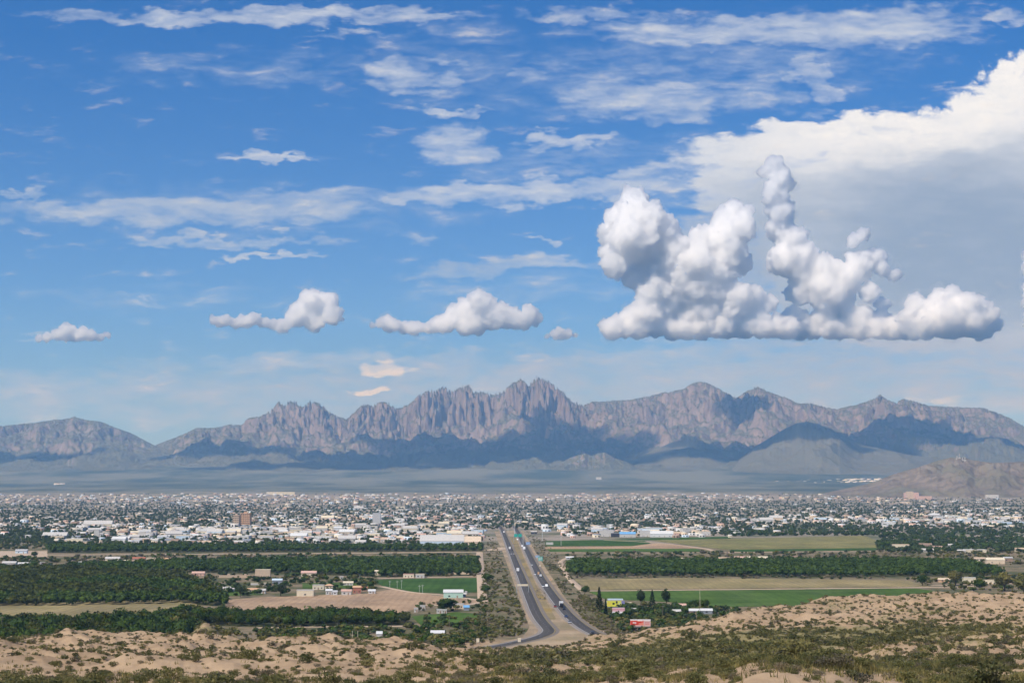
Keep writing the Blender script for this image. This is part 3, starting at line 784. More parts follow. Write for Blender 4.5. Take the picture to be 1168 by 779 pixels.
for nm, P in (('road', CWL), ('road', CWR)):
    ribbon('road_shoulder', P, 14.5, .50, M_shoulder)
    ribbon(nm, P, 9.6, .56, M_asphalt)
    ribbon('road_marking', P, .16, .60, M_paint, 4.3, thick=.03)
    ribbon('road_marking', P, .16, .60, M_yellow, -4.3, thick=.03)
    # dashed lane line
    Q = [P[i].lerp(P[i + 1], t / 6) for i in range(len(P) - 1) for t in range(6)]
    V, F, acc, last = [], [], 0.0, Q[0]
    for i in range(len(Q) - 1):
        d = Q[i + 1] - Q[i]
        if d.length < .05: continue
        acc += d.length
        if (acc % 14.0) < 5.0:
            s = Vector((d.y, -d.x, 0)).normalized() * .08
            k = len(V)
            V += [(Q[i] - s)[:2] + (.61,), (Q[i] + s)[:2] + (.61,), (Q[i + 1] + s)[:2] + (.61,), (Q[i + 1] - s)[:2] + (.61,)]
            F.append((k, k + 1, k + 2, k + 3))
    tag(link('road_marking', npmesh('road_marking', V, np.array(F), M_paint)), kind='structure')
TRACKS = [([(52, 633), (300, 631.5), (550, 629.5)], 11), ([(622, 630.4), (800, 630.2), (1000, 628.6)], 9), ([(660, 674), (800, 672.6), (1060, 669.8), (1120, 668)], 6), ([(547, 630), (547.5, 645), (549, 662), (551, 684)], 9),
          ([(290, 716), (360, 715), (460, 714)], 5), ([(690, 616), (745, 618.8), (800, 625), (815, 628.8)], 8), ([(436, 669), (470, 675.5), (510, 679), (546, 684.5)], 5), ([(430, 660), (500, 658.2), (548, 657.6), (551, 660)], 6),
          ([(655, 634), (640, 640), (644, 650), (650, 660), (664, 673)], 6), ([(570, 686), (585, 682), (590, 681)], 4), ([(1060, 668), (1168, 665), (1240, 664)], 5), ([(478, 690), (530, 690), (560, 684)], 5),
          ([(560, 628), (577, 624.5)], 26), ([(700, 727), (720, 725), (742, 724)], 5)]
for i, (pp, w) in enumerate(TRACKS):
    ribbon('track', path_pts(pp), w, .34 + .006 * i, M_dirt)
# the oval bed in the median, a ring of stones round dry grass
c0 = gpt(616.5, 678)
V, F = [], []
for i in range(48):
    a = i / 48 * 6.2832
    for rr, zz in ((.92, .44), (.94, .62), (1.06, .62), (1.08, .44)):
        V.append((c0.x + 4.0 * rr * math.cos(a) * (1 - .15 * math.sin(a)), c0.y + 75 * rr * math.sin(a), zz))
i = np.arange(48)
F = np.concatenate([np.stack([i * 4 + k, i * 4 + k + 1, (i + 1) % 48 * 4 + k + 1, (i + 1) % 48 * 4 + k], -1) for k in range(3)])
ring = link('planting_bed', npmesh('planting_bed', V, F, plain('stone_edging', (.19, .15, .10), .9, .1)))
tag(ring, 'long oval planting bed ringed with dark stones in the highway median', 'planting bed')

# ---------------------------------------------------------------- foliage
def foliage(name, ca, cb, cc=None, trans=0.25):
    def f(n, out):
        p = geo_pos(n)
        oi = n.n.new('ShaderNodeObjectInfo')
        big = n.noise(p, .045, 3, .6)
        sm = n.noise(p, .9, 3, .6)
        mid = n.noise(p, .11, 2, .5)
        c = n.mix(n.ramp(big, .35, .65), ca, cb)
        c = n.mix(n.ramp(sm, .35, .7, 0, .7), c, cc or tuple(v * 1.6 for v in cb))
        c = n.mix(1.0, c, n.mix(oi.outputs['Random'], (.86, .9, .86), (1.12, 1.06, .98)), 'MULTIPLY')
        c = n.mix(1.0, c, n.mix(n.ramp(mid, .35, .65), (.68, .72, .7), (1.3, 1.25, 1.1)), 'MULTIPLY')
        d = n.node('ShaderNodeBsdfDiffuse', Color=c)
        t = n.node('ShaderNodeBsdfTranslucent', Color=c)
        m = n.n.new('ShaderNodeMixShader'); m.inputs[0].default_value = trans
        n.l.new(d.outputs[0], m.inputs[1]); n.l.new(t.outputs[0], m.inputs[2])
        n.l.new(m.outputs[0], out.inputs[0])
    return mat(name, f)
M_pecan = foliage('pecan_leaves', (.034, .066, .019), (.058, .10, .028), (.095, .135, .04))
M_pecan2 = foliage('pecan_leaves_light', (.040, .060, .020), (.075, .09, .03), (.11, .12, .045))
M_town = foliage('town_leaves', (.042, .068, .034), (.07, .10, .046), (.10, .125, .06))
M_olivef = foliage('mesquite_leaves', (.09, .10, .036), (.15, .145, .055), (.21, .19, .085))
M_conif = foliage('cypress_leaves', (.018, .032, .016), (.030, .045, .022), (.045, .06, .03), .1)
M_shrubA = foliage('creosote_leaves', (.12, .13, .055), (.185, .178, .082), (.275, .24, .13), .4)
M_shrubB = foliage('grey_shrub_leaves', (.15, .125, .09), (.22, .185, .135), (.30, .255, .19), .35)
M_bark = plain('bark', (.11, .085, .065), .95, .05, .25, 2)
MATS_F = [M_pecan, M_pecan2, M_town, M_olivef, M_shrubA, M_shrubB]

def crown(rng, rx, rz, zc, n, leaf, lumps=7, inner=True, flat=0.0, top=1.0):
    """leaf faces scattered through lobes of a crown -> vertices, quads, triangles of the dense heart"""
    L = []
    for i in range(lumps):
        d = rng.normal(size=3); d /= np.linalg.norm(d)
        d[2] = d[2] * .8 + .1
        L.append((d * np.array([rx, rx, rz]) * rng.uniform(.35, .62), rng.uniform(.38, .62)))
    L.append((np.zeros(3), .7))
    ls = np.array([l[1] for l in L]); ls = ls / ls.sum()
    pick = rng.choice(len(L), n, p=ls)
    d = rng.normal(size=(n, 3)); d /= np.linalg.norm(d, axis=1)[:, None]
    rad = rng.uniform(.55, 1.05, n) ** .6
    c = np.array([L[i][0] for i in pick]) + d * (np.array([L[i][1] for i in pick]) * rad)[:, None] * np.array([rx, rx, rz])
    c[:, 2] = np.maximum(c[:, 2], -rz * (.82 + .15 * rng.random(n))) + zc
    u = rng.normal(size=(n, 3)) + d * .2; u /= np.linalg.norm(u, axis=1)[:, None]
    w = np.cross(u, rng.normal(size=(n, 3))); w /= np.linalg.norm(w, axis=1)[:, None]
    s = leaf * rng.uniform(.6, 1.3, n)[:, None]
    V = np.stack([c - u * s, c - w * s * .6, c + u * s, c + w * s * .6], 1).reshape(-1, 3)
    Q = np.arange(n * 4).reshape(-1, 4)
    T = np.zeros((0, 3), int)
    if inner:
        v0, f0 = ico(1)
        vi = v0 * (1 + .25 * rng.normal(size=(len(v0), 1))) * np.array([rx, rx, rz]) * .62 + np.array([0, 0, zc])
        T = f0 + len(V); V = np.concatenate([V, vi])
    return V, Q, T
def tube_np(pts, rad, n=6):
    pts = np.array(pts, float); V, F = [], []
    for i, (p, r) in enumerate(zip(pts, rad)):
        d = pts[min(i + 1, len(pts) - 1)] - pts[max(i - 1, 0)]; d /= np.linalg.norm(d)
        a = np.cross(d, [0.3, 1, .1]); a /= np.linalg.norm(a); b = np.cross(d, a)
        for k in range(n):
            t = k / n * 6.2832
            V.append(p + r * (a * math.cos(t) + b * math.sin(t)))
    for i in range(len(pts) - 1):
        for k in range(n):
            F.append((i * n + k, i * n + (k + 1) % n, (i + 1) * n + (k + 1) % n, (i + 1) * n + k))
    k = len(V); V.append(pts[-1]); 
    T = [((len(pts) - 1) * n + j, (len(pts) - 1) * n + (j + 1) % n, k) for j in range(n)]
    return np.array(V), np.array(F), np.array(T)
def trunk_mesh(name, rng, h, r, limbs=4, spread=2.5):
    parts = [tube_np([(0, 0, -.4), (0.05, 0, h * .35), (.1, .05, h * .7), (.1, .1, h)], [r * 1.3, r, r * .75, r * .4])]
    for i in range(limbs):
        a = i / limbs * 6.28 + rng.uniform(-.4, .4)
        z0 = h * rng.uniform(.35, .6)
        parts.append(tube_np([(0, 0, z0), (math.cos(a) * spread * .5, math.sin(a) * spread * .5, z0 + h * .25), (math.cos(a) * spread, math.sin(a) * spread, z0 + h * .55)], [r * .55, r * .4, r * .15], 5))
    V, Q, T, k = [], [], [], 0
    for v, q, t in parts:
        V.append(v); Q.append(q + k); T.append(t + k); k += len(v)
    return npmesh(name, np.concatenate(V), [np.concatenate(Q), np.concatenate(T)], M_bark)
def crown_mesh(name, material, **k):
    V, Q, T = crown(**k)
    return npmesh(name, V, [Q, T], material)
def inside(poly, x, y):
    P = np.array(poly); n = len(P); r = np.zeros(len(x), bool)
    j = n - 1
    for i in range(n):
        c = ((P[i, 1] > y) != (P[j, 1] > y)) & (x < (P[j, 0] - P[i, 0]) * (y - P[i, 1]) / (P[j, 1] - P[i, 1] + 1e-12) + P[i, 0])
        r ^= c; j = i
    return r
def tree_copy(proto, label, cat, group, loc, s, rz):
    r = proto.copy(); COL.objects.link(r)
    r.location = loc; r.scale = s; r.rotation_euler = (0, 0, rz)
    if label: r['label'] = label
    if group: r['group'] = group
    for ch in proto.children:
        c = ch.copy(); COL.objects.link(c); c.parent = r
    return r
def tree_proto(name, label, cat, crown_m, trunk_m, group=None):
    e = bpy.data.objects.new(name, None); COL.objects.link(e)
    tag(e, label, cat, group)
    link('crown', crown_m, e); link('trunk', trunk_m, e)
    return e
class Pool:
    """a kind of tree or shrub: prototypes plus places; the largest become things, the rest one mass"""
    def __init__(self): self.V, self.Q, self.T, self.mq, self.mt, self.k = [], [], [], [], [], 0
    def add(self, geo, loc, s, rz, mi):
        V, Q, T = geo
        c, sn = math.cos(rz), math.sin(rz)
        s = np.broadcast_to(np.array(s, float), (3,))
        v = V * s
        v = np.stack([v[:, 0] * c - v[:, 1] * sn, v[:, 0] * sn + v[:, 1] * c, v[:, 2]], -1) + np.array(loc)
        self.V.append(v); self.Q.append(Q + self.k); self.T.append(T + self.k); self.k += len(V)
        self.mq.append(np.full(len(Q), mi)); self.mt.append(np.full(len(T), mi))
    def build(self, name, mats):
        Q, T = np.concatenate(self.Q), np.concatenate(self.T)
        me = npmesh(name, np.concatenate(self.V), [Q, T], mats, mi=np.concatenate(self.mq + self.mt))
        return tag(link(name, me), kind='stuff')

# ---- pecan orchards
rng = np.random.default_rng(11)
pecans = []
def orchard(poly, sp, ang, tag_, hgt, jit=.12):
    G = np.array([[gpt(*p).x, gpt(*p).y] for p in poly])
    ca, sa = math.cos(ang), math.sin(ang)
    u = G @ np.array([ca, sa]); w = G @ np.array([-sa, ca])
    U, Wd = np.meshgrid(np.arange(u.min(), u.max(), sp), np.arange(w.min(), w.max(), sp))
    x = (U * ca - Wd * sa).ravel(); y = (U * sa + Wd * ca).ravel()
    x += rng.normal(0, sp * jit, len(x)); y += rng.normal(0, sp * jit, len(x))
    k = inside(G, x, y) & (np.abs(x) < y * .315)
    for a, b in zip(x[k], y[k]):
        if rng.random() < .975:
            pecans.append((a, b, hgt * rng.uniform(.82, 1.18), tag_))
orchard(O1, 13.0, .10, 0, 11.0)
orchard(O4, 9.0, .06, 3, 8.0)
orchard(O2, 9.8, .04, 1, 9.0)
orchard(O3, 10.5, .03, 2, 8.6)
orchard(O5, 10.5, .02, 4, 9.0)
orchard(O6, 12.0, .03, 5, 9.0)
PG = {0: 'pecan trees of the nearest orchard', 1: 'pecan trees of the large left orchard', 2: 'pecan trees of the middle orchard', 3: 'pecan trees of the hedge-like orchard', 4: 'pecan trees of the right orchard', 5: 'pecan trees of the far orchard'}
PL = {0: 'round dark green pecan tree in rows below the tan stubble field', 3: 'dark pecan tree in the low belt below the brown ploughed field', 1: 'dark pecan tree along the front edge of the big left orchard', 4: 'dark pecan tree along the front edge of the right orchard', 2: 'dark pecan tree at the front of the middle orchard', 5: 'far pecan tree'}
near_geo = [crown(np.random.default_rng(100 + i), 6.2, 4.4, 5.4, 460, .78, 8) for i in range(5)]
near_crowns = [npmesh('crown', V, [Q, T], M_pecan if i % 3 else M_pecan2) for i, (V, Q, T) in enumerate(near_geo)]
near_trunks = [trunk_mesh('trunk', np.random.default_rng(7 + i), 5.0, .22) for i in range(3)]
far_geo = [crown(np.random.default_rng(200 + i), 5.9, 4.2, 5.0, 70, 1.35, 6) for i in range(6)]
protos = [tree_proto('pecan_tree', PL[0], 'tree', near_crowns[i], near_trunks[i % 3], PG[0]) for i in range(5)]
used = [False] * 5
# front edge of an orchard = no neighbour of the same orchard nearer to the overlook in its column
pecans.sort(key=lambda t: t[1])
front, seen_col = [], {}
for i, (x, y, h, g) in enumerate(pecans):
    c = (g, int(round(x / y * FPX / 7)))
    if c not in seen_col:
        seen_col[c] = 1; front.append(i)
def visible_low(i):
    x, y, h, g = pecans[i]
    px = 584 + x / y * FPX
    return -6 < px < 1174
def crest_clear(x, y, ztop):
    d = np.arange(60, min(y, 1180), 25.0)
    hz = ground_z(x / y * d, d)
    return bool(np.all((hz - CAM_Z) / d < (ztop - CAM_Z) / y - .0005))
order = [i for i in range(len(pecans)) if pecans[i][3] in (0,)] + [i for i in range(len(pecans)) if pecans[i][3] == 3] + [i for i in front if pecans[i][3] in (1, 4)]
sel = []
for i in order:
    x, y, h, g = pecans[i]
    if len(sel) < 300 and visible_low(i) and crest_clear(x, y, h * .75):
        sel.append(i)
sels = set(sel)
for i in sel:
    x, y, h, g = pecans[i]
    j = int(rng.integers(5))
    loc = (x, y, .1); s = h / 9.5; rz = rng.uniform(0, 6.28)
    sc = (s * rng.uniform(.9, 1.1), s * rng.uniform(.9, 1.1), s)
    if not used[j]:
        used[j] = True
        o = protos[j]; o.location = loc; o.scale = sc; o.rotation_euler = (0, 0, rz); o['label'] = PL[g]; o['group'] = PG[g]
    else:
        tree_copy(protos[j], PL[g], 'tree', PG[g], loc, sc, rz)
pool = Pool()
for i, (x, y, h, g) in enumerate(pecans):
    if i in sels: continue
    geo = near_geo[int(rng.integers(5))] if y < 1330 else far_geo[int(rng.integers(6))]
    light = (g == 1 and vnoise(np.array([x / 90.0]), np.array([y / 150.0]), 4)[0] + (0.35 if 1560 < y < 2050 else -.4) > 0)
    s = h / 9.5 * rng.uniform(.92, 1.08)
    pool.add(geo, (x, y, .1), s, rng.uniform(0, 6.28), 1 if light else 0)
pool.build('orchard_trees', [M_pecan, M_pecan2])

# ---- single trees one can point to: pixel of the foot, height and width in pixels
def single(name, label, cat, px, py, hpx, wpx, material, conical=False, seed=0, z=None, group=None, trunkfrac=.35):
    p = gpt(px, py)
    if z is None: z = gz(p.x, p.y)
    D = p.y; k = D / FPX
    h, w = hpx * k, wpx * k
    r = np.random.default_rng(seed)
    if conical:
        n = 900
        t = r.random(n) ** .8
        rad = w / 2 * (1 - t) ** .75 * (.75 + .25 * np.sin(t * 40 + r.normal(0, .8, n))) * np.sqrt(r.uniform(.35, 1, n)); a = r.uniform(0, 6.283, n)
        c = np.stack([rad * np.cos(a), rad * np.sin(a), h * (.06 + .94 * t)], -1)
        u = r.normal(size=(n, 3)); u /= np.linalg.norm(u, axis=1)[:, None]
        v = np.cross(u, r.normal(size=(n, 3))); v /= np.linalg.norm(v, axis=1)[:, None]
        s = (h * .036 * r.uniform(.6, 1.2, n))[:, None]
        V = np.stack([c - u * s, c - v * s * .6, c + u * s, c + v * s * .6], 1).reshape(-1, 3)
        cm = npmesh('crown', V, np.arange(n * 4).reshape(-1, 4), material)
    else:
        rz_ = h * (1 - trunkfrac * .6) / 2
        V, Q, T = crown(r, w * .52, rz_, h - rz_, 700, max(.35, w * .055), 9)
        cm = npmesh('crown', V, [Q, T], material)
    tm = trunk_mesh('trunk', r, h * (.9 if conical else .6), max(.15, w * .03), 0 if conical else 4, w * .22)
    e = tree_proto(name, label, cat, cm, tm, group)
    e.location = (p.x, p.y, z)
    return e
single('cypress_tree', 'tallest dark conical cypress, left of the yellow billboard', 'tree', 683.5, 698, 28, 12, M_conif, True, 1)
single('cypress_tree', 'slender black cypress standing against the left end of the yellow billboard', 'tree', 691, 703, 20, 6, M_conif, True, 2)
single('pine_tree', 'broad dark pine in front of the green field, left one of three', 'tree', 731, 693, 23, 13, M_conif, False, 3)
single('pine_tree', 'middle of the three dark pines before the green field, the smallest', 'tree', 744, 692, 19, 10, M_conif, True, 4)
single('pine_tree', 'tall dark pine before the green field, right one of three', 'tree', 760, 694, 26, 13, M_conif, False, 5)
single('shade_tree', 'broad round dark shade tree beside the white caravans', 'tree', 507, 697, 15, 28, M_pecan, False, 6)
single('shade_tree', 'round brownish-green tree by the sandy yard above the right hills', 'tree', 1090, 668, 19, 20, M_olivef, False, 7)
single('shade_tree', 'dark round tree at the right end of the tan field', 'tree', 1052, 668, 13, 15, M_pecan, False, 8)
single('shade_tree', 'low dark tree just right of the brownish round tree', 'tree', 1118, 672, 12, 17, M_pecan, False, 9)
single('willow_tree', 'large yellow-green tree mound at the right edge above the hills', 'tree', 1146, 674, 22, 27, M_olivef, False, 10)
single('willow_tree', 'second yellow-green tree mound cut by the right edge', 'tree', 1168, 677, 20, 26, M_olivef, False, 12)
single('shade_tree', 'dark round tree at the corner of the dirt track beside the tan field', 'tree', 667, 679, 12, 13, M_pecan, False, 13)
single('shade_tree', 'dark spreading tree behind the grey farm sheds', 'tree', 796, 694, 10, 26, M_pecan, False, 14)
single('shade_tree', 'dark leafy tree in the middle of the left settlement', 'tree', 320, 680, 16, 15, M_town, False, 15)
single('shade_tree', 'dark tree beside the long white shed on the left', 'tree', 274, 681, 16, 13, M_town, False, 16)
single('shade_tree', 'dark tree at the end of the middle orchard near the highway', 'tree', 556, 664, 11, 16, M_pecan, False, 17)
single('shade_tree', 'dark tree by the dirt track next to the sports field corner', 'tree', 554, 677, 10, 14, M_pecan, False, 18)
single('willow_tree', 'yellow-green tree clump at the right end of the nearest orchard', 'tree', 203, 722, 21, 24, M_olivef, False, 19)
single('willow_tree', 'second yellow-green clump beside the nearest orchard, lower', 'tree', 183, 726, 15, 22, M_olivef, False, 20)
single('willow_tree', 'third yellow-green clump, close to the low hedge-like orchard', 'tree', 224, 721, 16, 20, M_olivef, False, 21)
single('shade_tree', 'lone dark tree on the sandy strip left of the far orchard', 'tree', 39, 636, 8, 9, M_town, False, 22)

# ---- loose bushes and small trees of the valley
vrng = np.random.default_rng(5)
bush_geo = [crown(np.random.default_rng(300 + i), 2.6, 1.9, 1.7, 60, .75, 6) for i in range(6)]
vpool = Pool()
def scatter(poly, n, hlo, hhi, mats, clump=0.0, seed=0):
    G = np.array([[gpt(*p).x, gpt(*p).y] for p in poly])
    px = np.array([p[0] for p in poly]); py = np.array([p[1] for p in poly])
    c = 0; tries = 0
    while c < n and tries < n * 30:
        tries += 1
        a, b = vrng.uniform(px.min(), px.max()), vrng.uniform(py.min(), py.max())
        g = gpt(a, b)
        if not inside(poly, np.array([a]), np.array([b]))[0]: continue
        if clump and vnoise(np.array([g.x / 35.0]), np.array([g.y / 70.0]), seed)[0] < vrng.normal(0, .3) + clump - .3: continue
        h = vrng.uniform(hlo, hhi); s = h / 3.6
        vpool.add(bush_geo[int(vrng.integers(6))], (g.x, g.y, gz(g.x, g.y) + .1), (s * vrng.uniform(.9, 1.3), s * vrng.uniform(.9, 1.3), s), vrng.uniform(0, 6.28), int(vrng.choice(mats)))
        c += 1
scatter([(553, 640), (570, 634), (583, 664), (592, 690), (603, 715), (590, 727), (530, 740), (470, 742), (500, 725), (545, 700)], 800, 1.2, 3.2, [3, 3, 3, 4, 4, 5], .25, 1)
scatter([(556, 612), (566, 614), (572, 634), (553, 640)], 60, 1, 3, [3, 4, 5], .2, 2)
scatter([(598, 606), (616, 606), (640, 640), (655, 660), (640, 672), (622, 646), (606, 622)], 260, .8, 2.6, [3, 5, 5, 4], .2, 30)
scatter([(632, 662), (650, 672), (690, 712), (726, 726), (690, 723), (662, 704), (645, 682)], 380, .6, 2.2, [3, 4, 5, 5], .15, 31)
scatter([(611, 672), (622, 672), (623, 684), (614, 685)], 26, .5, 1.3, [3, 5, 5], .0, 32)
scatter([(618, 640), (640, 650), (660, 676), (690, 690), (735, 715), (712, 722), (690, 712), (668, 690), (640, 655)], 480, 1.0, 3.0, [3, 3, 4, 4, 5], .2, 3)
scatter([(685, 700), (730, 690), (800, 692), (845, 696), (800, 712), (760, 722), (712, 722)], 420, 1.6, 5.0, [2, 2, 0, 3, 3], .1, 4)
scatter([(700, 693), (790, 690), (800, 700), (700, 708)], 90, 3, 6.5, [0, 2, 2], .1, 5)
scatter([(-20, 722), (250, 716), (300, 726), (150, 740), (-20, 744)], 380, 1.5, 4.0, [3, 3, 2, 4], .1, 6)
scatter([(290, 717), (460, 714), (540, 712), (560, 722), (520, 738), (440, 742), (300, 738)], 560, 1.5, 5.0, [2, 0, 0, 3, 3], .1, 7)
scatter([(640, 631), (1000, 630), (1168, 630), (1168, 645), (1110, 643), (1000, 640), (650, 641)], 700, 1.8, 5.5, [2, 2, 3, 3, 5], .1, 8)
scatter([(232, 656), (420, 656), (430, 658), (428, 664), (430, 676), (250, 680)], 210, 2, 6, [2, 2, 0, 3], .25, 9)
scatter([(-20, 637), (180, 634), (400, 633), (545, 633), (545, 639), (180, 641), (60, 647), (-20, 650)], 560, 2, 6, [2, 2, 0, 3, 5], .1, 10)
scatter([(0, 618), (56, 617), (56, 627), (0, 627)], 150, 2, 6, [2, 2, 3], .1, 11)
scatter([(655, 655), (900, 657), (1010, 659), (1010, 661), (655, 659)], 160, 1.5, 3.5, [5, 5, 2], .1, 12)
scatter([(1000, 655), (1168, 655), (1168, 676), (1080, 673)], 170, 1.5, 5, [2, 3, 3], .2, 13)
scatter([(470, 690), (560, 684), (556, 704), (480, 712)], 60, 1.5, 4, [0, 2, 3], .2, 14)
scatter([(430, 655), (545, 656), (545, 657.5), (430, 659)], 50, 2, 5, [2, 3, 5], .1, 15)
scatter([(1000, 606), (1168, 606), (1168, 630), (1000, 630)], 750, 4, 9, [0, 2, 2, 2], .0, 16)
scatter([(830, 606), (1000, 607), (1000, 611), (830, 612)], 200, 4, 9, [0, 2, 2], .0, 17)
vpool.build('valley_bushes', MATS_F)

# ---- desert shrubs on the near hills
def shrub_geo(seed, n, leaf, rx=1.0, rz=.55, stems=True):
    r = np.random.default_rng(seed)
    V, Q, T = crown(r, rx, rz, rz * .85, n, leaf, 7, inner=False)
    if stems:
        S_, F_ = [], []
        k = len(V)
        for i in range(9):
            a = r.uniform(0, 6.28); e = np.array([math.cos(a) * rx * r.uniform(.3, .9), math.sin(a) * rx * r.uniform(.3, .9), rz * r.uniform(.9, 1.7)])
            b = np.array([e[0] * .12, e[1] * .12, -.15]); w = np.array([-math.sin(a), math.cos(a), 0]) * .018
            S_ += [b - w, b + w, e + w * .4, e - w * .4]; F_.append((k, k + 1, k + 2, k + 3)); k += 4
        V = np.concatenate([V, S_]); Q = np.concatenate([Q, F_])
    return V, Q, T
srng = np.random.default_rng(21)
N = 230000
spx = srng.uniform(-25, 1195, N)
sD = np.exp(srng.uniform(math.log(85), math.log(1120), N))
sX, sY = (spx - 584) / FPX * sD, sD
sz = ground_z(sX, sY)
srow = HOR + (CAM_Z - sz) * FPX / sD
veg = veg_at(sX, sY)
keep = (hills(sX, sY) > 1.5) & (srow < 800)
dens = np.clip(.17 + .74 * veg ** 1.2, 0, 1) * np.interp(sD, [85, 200, 400, 700, 1100], [.06, .17, .6, 1.0, 1.0])
keep &= srng.random(N) < dens
# what the next crest hides is left out
idx = np.where(keep)[0]
DS = np.arange(70, 1120, 18.0)
ok = np.zeros(len(idx), bool)
for a in range(0, len(idx), 4000):
    ii = idx[a:a + 4000]
    dd = np.minimum(DS[None, :], sD[ii][:, None] - 6)
    hz = ground_z((sX[ii] / sY[ii])[:, None] * dd, dd)
    ok[a:a + 4000] = np.all((hz - CAM_Z) / dd < ((sz[ii] + 1.2 - CAM_Z) / sD[ii])[:, None], 1)
idx = idx[ok]
size = np.exp(srng.normal(-.08, .48, len(idx))) * np.interp(veg[idx], [0, .5, 1], [.56, .74, .72])
size = np.clip(size * np.interp(sD[idx], [90, 200, 450], [.62, .72, 1.0]), .28, 1.7)
kindv = np.where(srng.random(len(idx)) < np.interp(veg[idx], [0, .6, 1], [.30, .16, .08]), 1, 0)
app = size / sD[idx] * (spx[idx] > -4) * (spx[idx] < 1172) * (srow[idx] < 782)
top = set(np.argsort(-app)[:300].tolist())
sh_hi = [[shrub_geo(400 + i, 520, .085) for i in range(4)], [shrub_geo(420 + i, 420, .075, 1, .5) for i in range(3)]]
sh_lo = [[shrub_geo(440 + i, 90, .20) for i in range(5)], [shrub_geo(460 + i, 80, .18, 1, .5) for i in range(4)]]
sh_me = [[npmesh('desert_shrub', V, [Q, T] if len(T) else [Q], (M_shrubA, M_shrubB)[k]) for (V, Q, T) in sh_hi[k]] for k in (0, 1)]
SL = ['green creosote shrub on bare sand of the near slope', 'dry grey shrub on bare sand of the near slope', 'green creosote shrub in the grassy belt along the bottom edge', 'dry grey shrub in the grassy belt along the bottom edge']
SG = ['creosote shrubs on bare sand', 'dry grey shrubs on bare sand', 'creosote shrubs in the grassy belt', 'dry grey shrubs in the grassy belt']
spool = Pool()
for n_, i in enumerate(idx):
    k = int(kindv[n_]); s = size[n_] * 1.05
    loc = (sX[i], sY[i], sz[i] - .03); rz = srng.uniform(0, 6.28)
    sc = (s * srng.uniform(.85, 1.2), s * srng.uniform(.85, 1.2), s * srng.uniform(.8, 1.25))
    if n_ in top:
        m_ = sh_me[k][int(srng.integers(len(sh_me[k])))]
        o = link('desert_shrub', m_, None, loc, rz, sc)
        q = k + (2 if veg[i] > .5 else 0)
        tag(o, SL[q], 'shrub', SG[q])
    else:
        g = sh_lo[k][int(srng.integers(len(sh_lo[k])))] if sD[i] > 260 else sh_hi[k][0]
        spool.add(g, loc, sc, rz, k)
spool.build('desert_shrubs', [M_shrubA, M_shrubB])
# dry grass tufts between the shrubs
NG = 180000
gpx = srng.uniform(-20, 1190, NG); gD = np.exp(srng.uniform(math.log(85), math.log(700), NG))
gX = (gpx - 584) / FPX * gD
gv = veg_at(gX, gD)
k = (srng.random(NG) < np.clip(gv * 1.1 - .1, 0.02, 1)) & (hills(gX, gD) > 1.5)
gX, gD = gX[k], gD[k]
gzv = ground_z(gX, gD)
n = len(gX); m = 5
ang = srng.uniform(0, 6.28, (n, m)); hh = srng.uniform(.25, .6, (n, m)); ww = np.interp(gD, [85, 300, 700], [.04, .09, .18])[:, None]
bx = gX[:, None] + srng.normal(0, .18, (n, m)); by = gD[:, None] + srng.normal(0, .18, (n, m))
lean = srng.normal(0, .18, (n, m, 2))
V = np.stack([np.stack([bx - ww * np.cos(ang), by - ww * np.sin(ang), gzv[:, None] - .05 + 0 * bx], -1),
              np.stack([bx + ww * np.cos(ang), by + ww * np.sin(ang), gzv[:, None] - .05 + 0 * bx], -1),
              np.stack([bx + lean[..., 0], by + lean[..., 1], gzv[:, None] + hh], -1)], 2).reshape(-1, 3)
M_grass = foliage('dry_grass', (.17, .16, .065), (.25, .215, .095), (.34, .28, .14), .4)
tag(link('grass', npmesh('grass', V, np.arange(len(V)).reshape(-1, 3), M_grass)), kind='stuff')

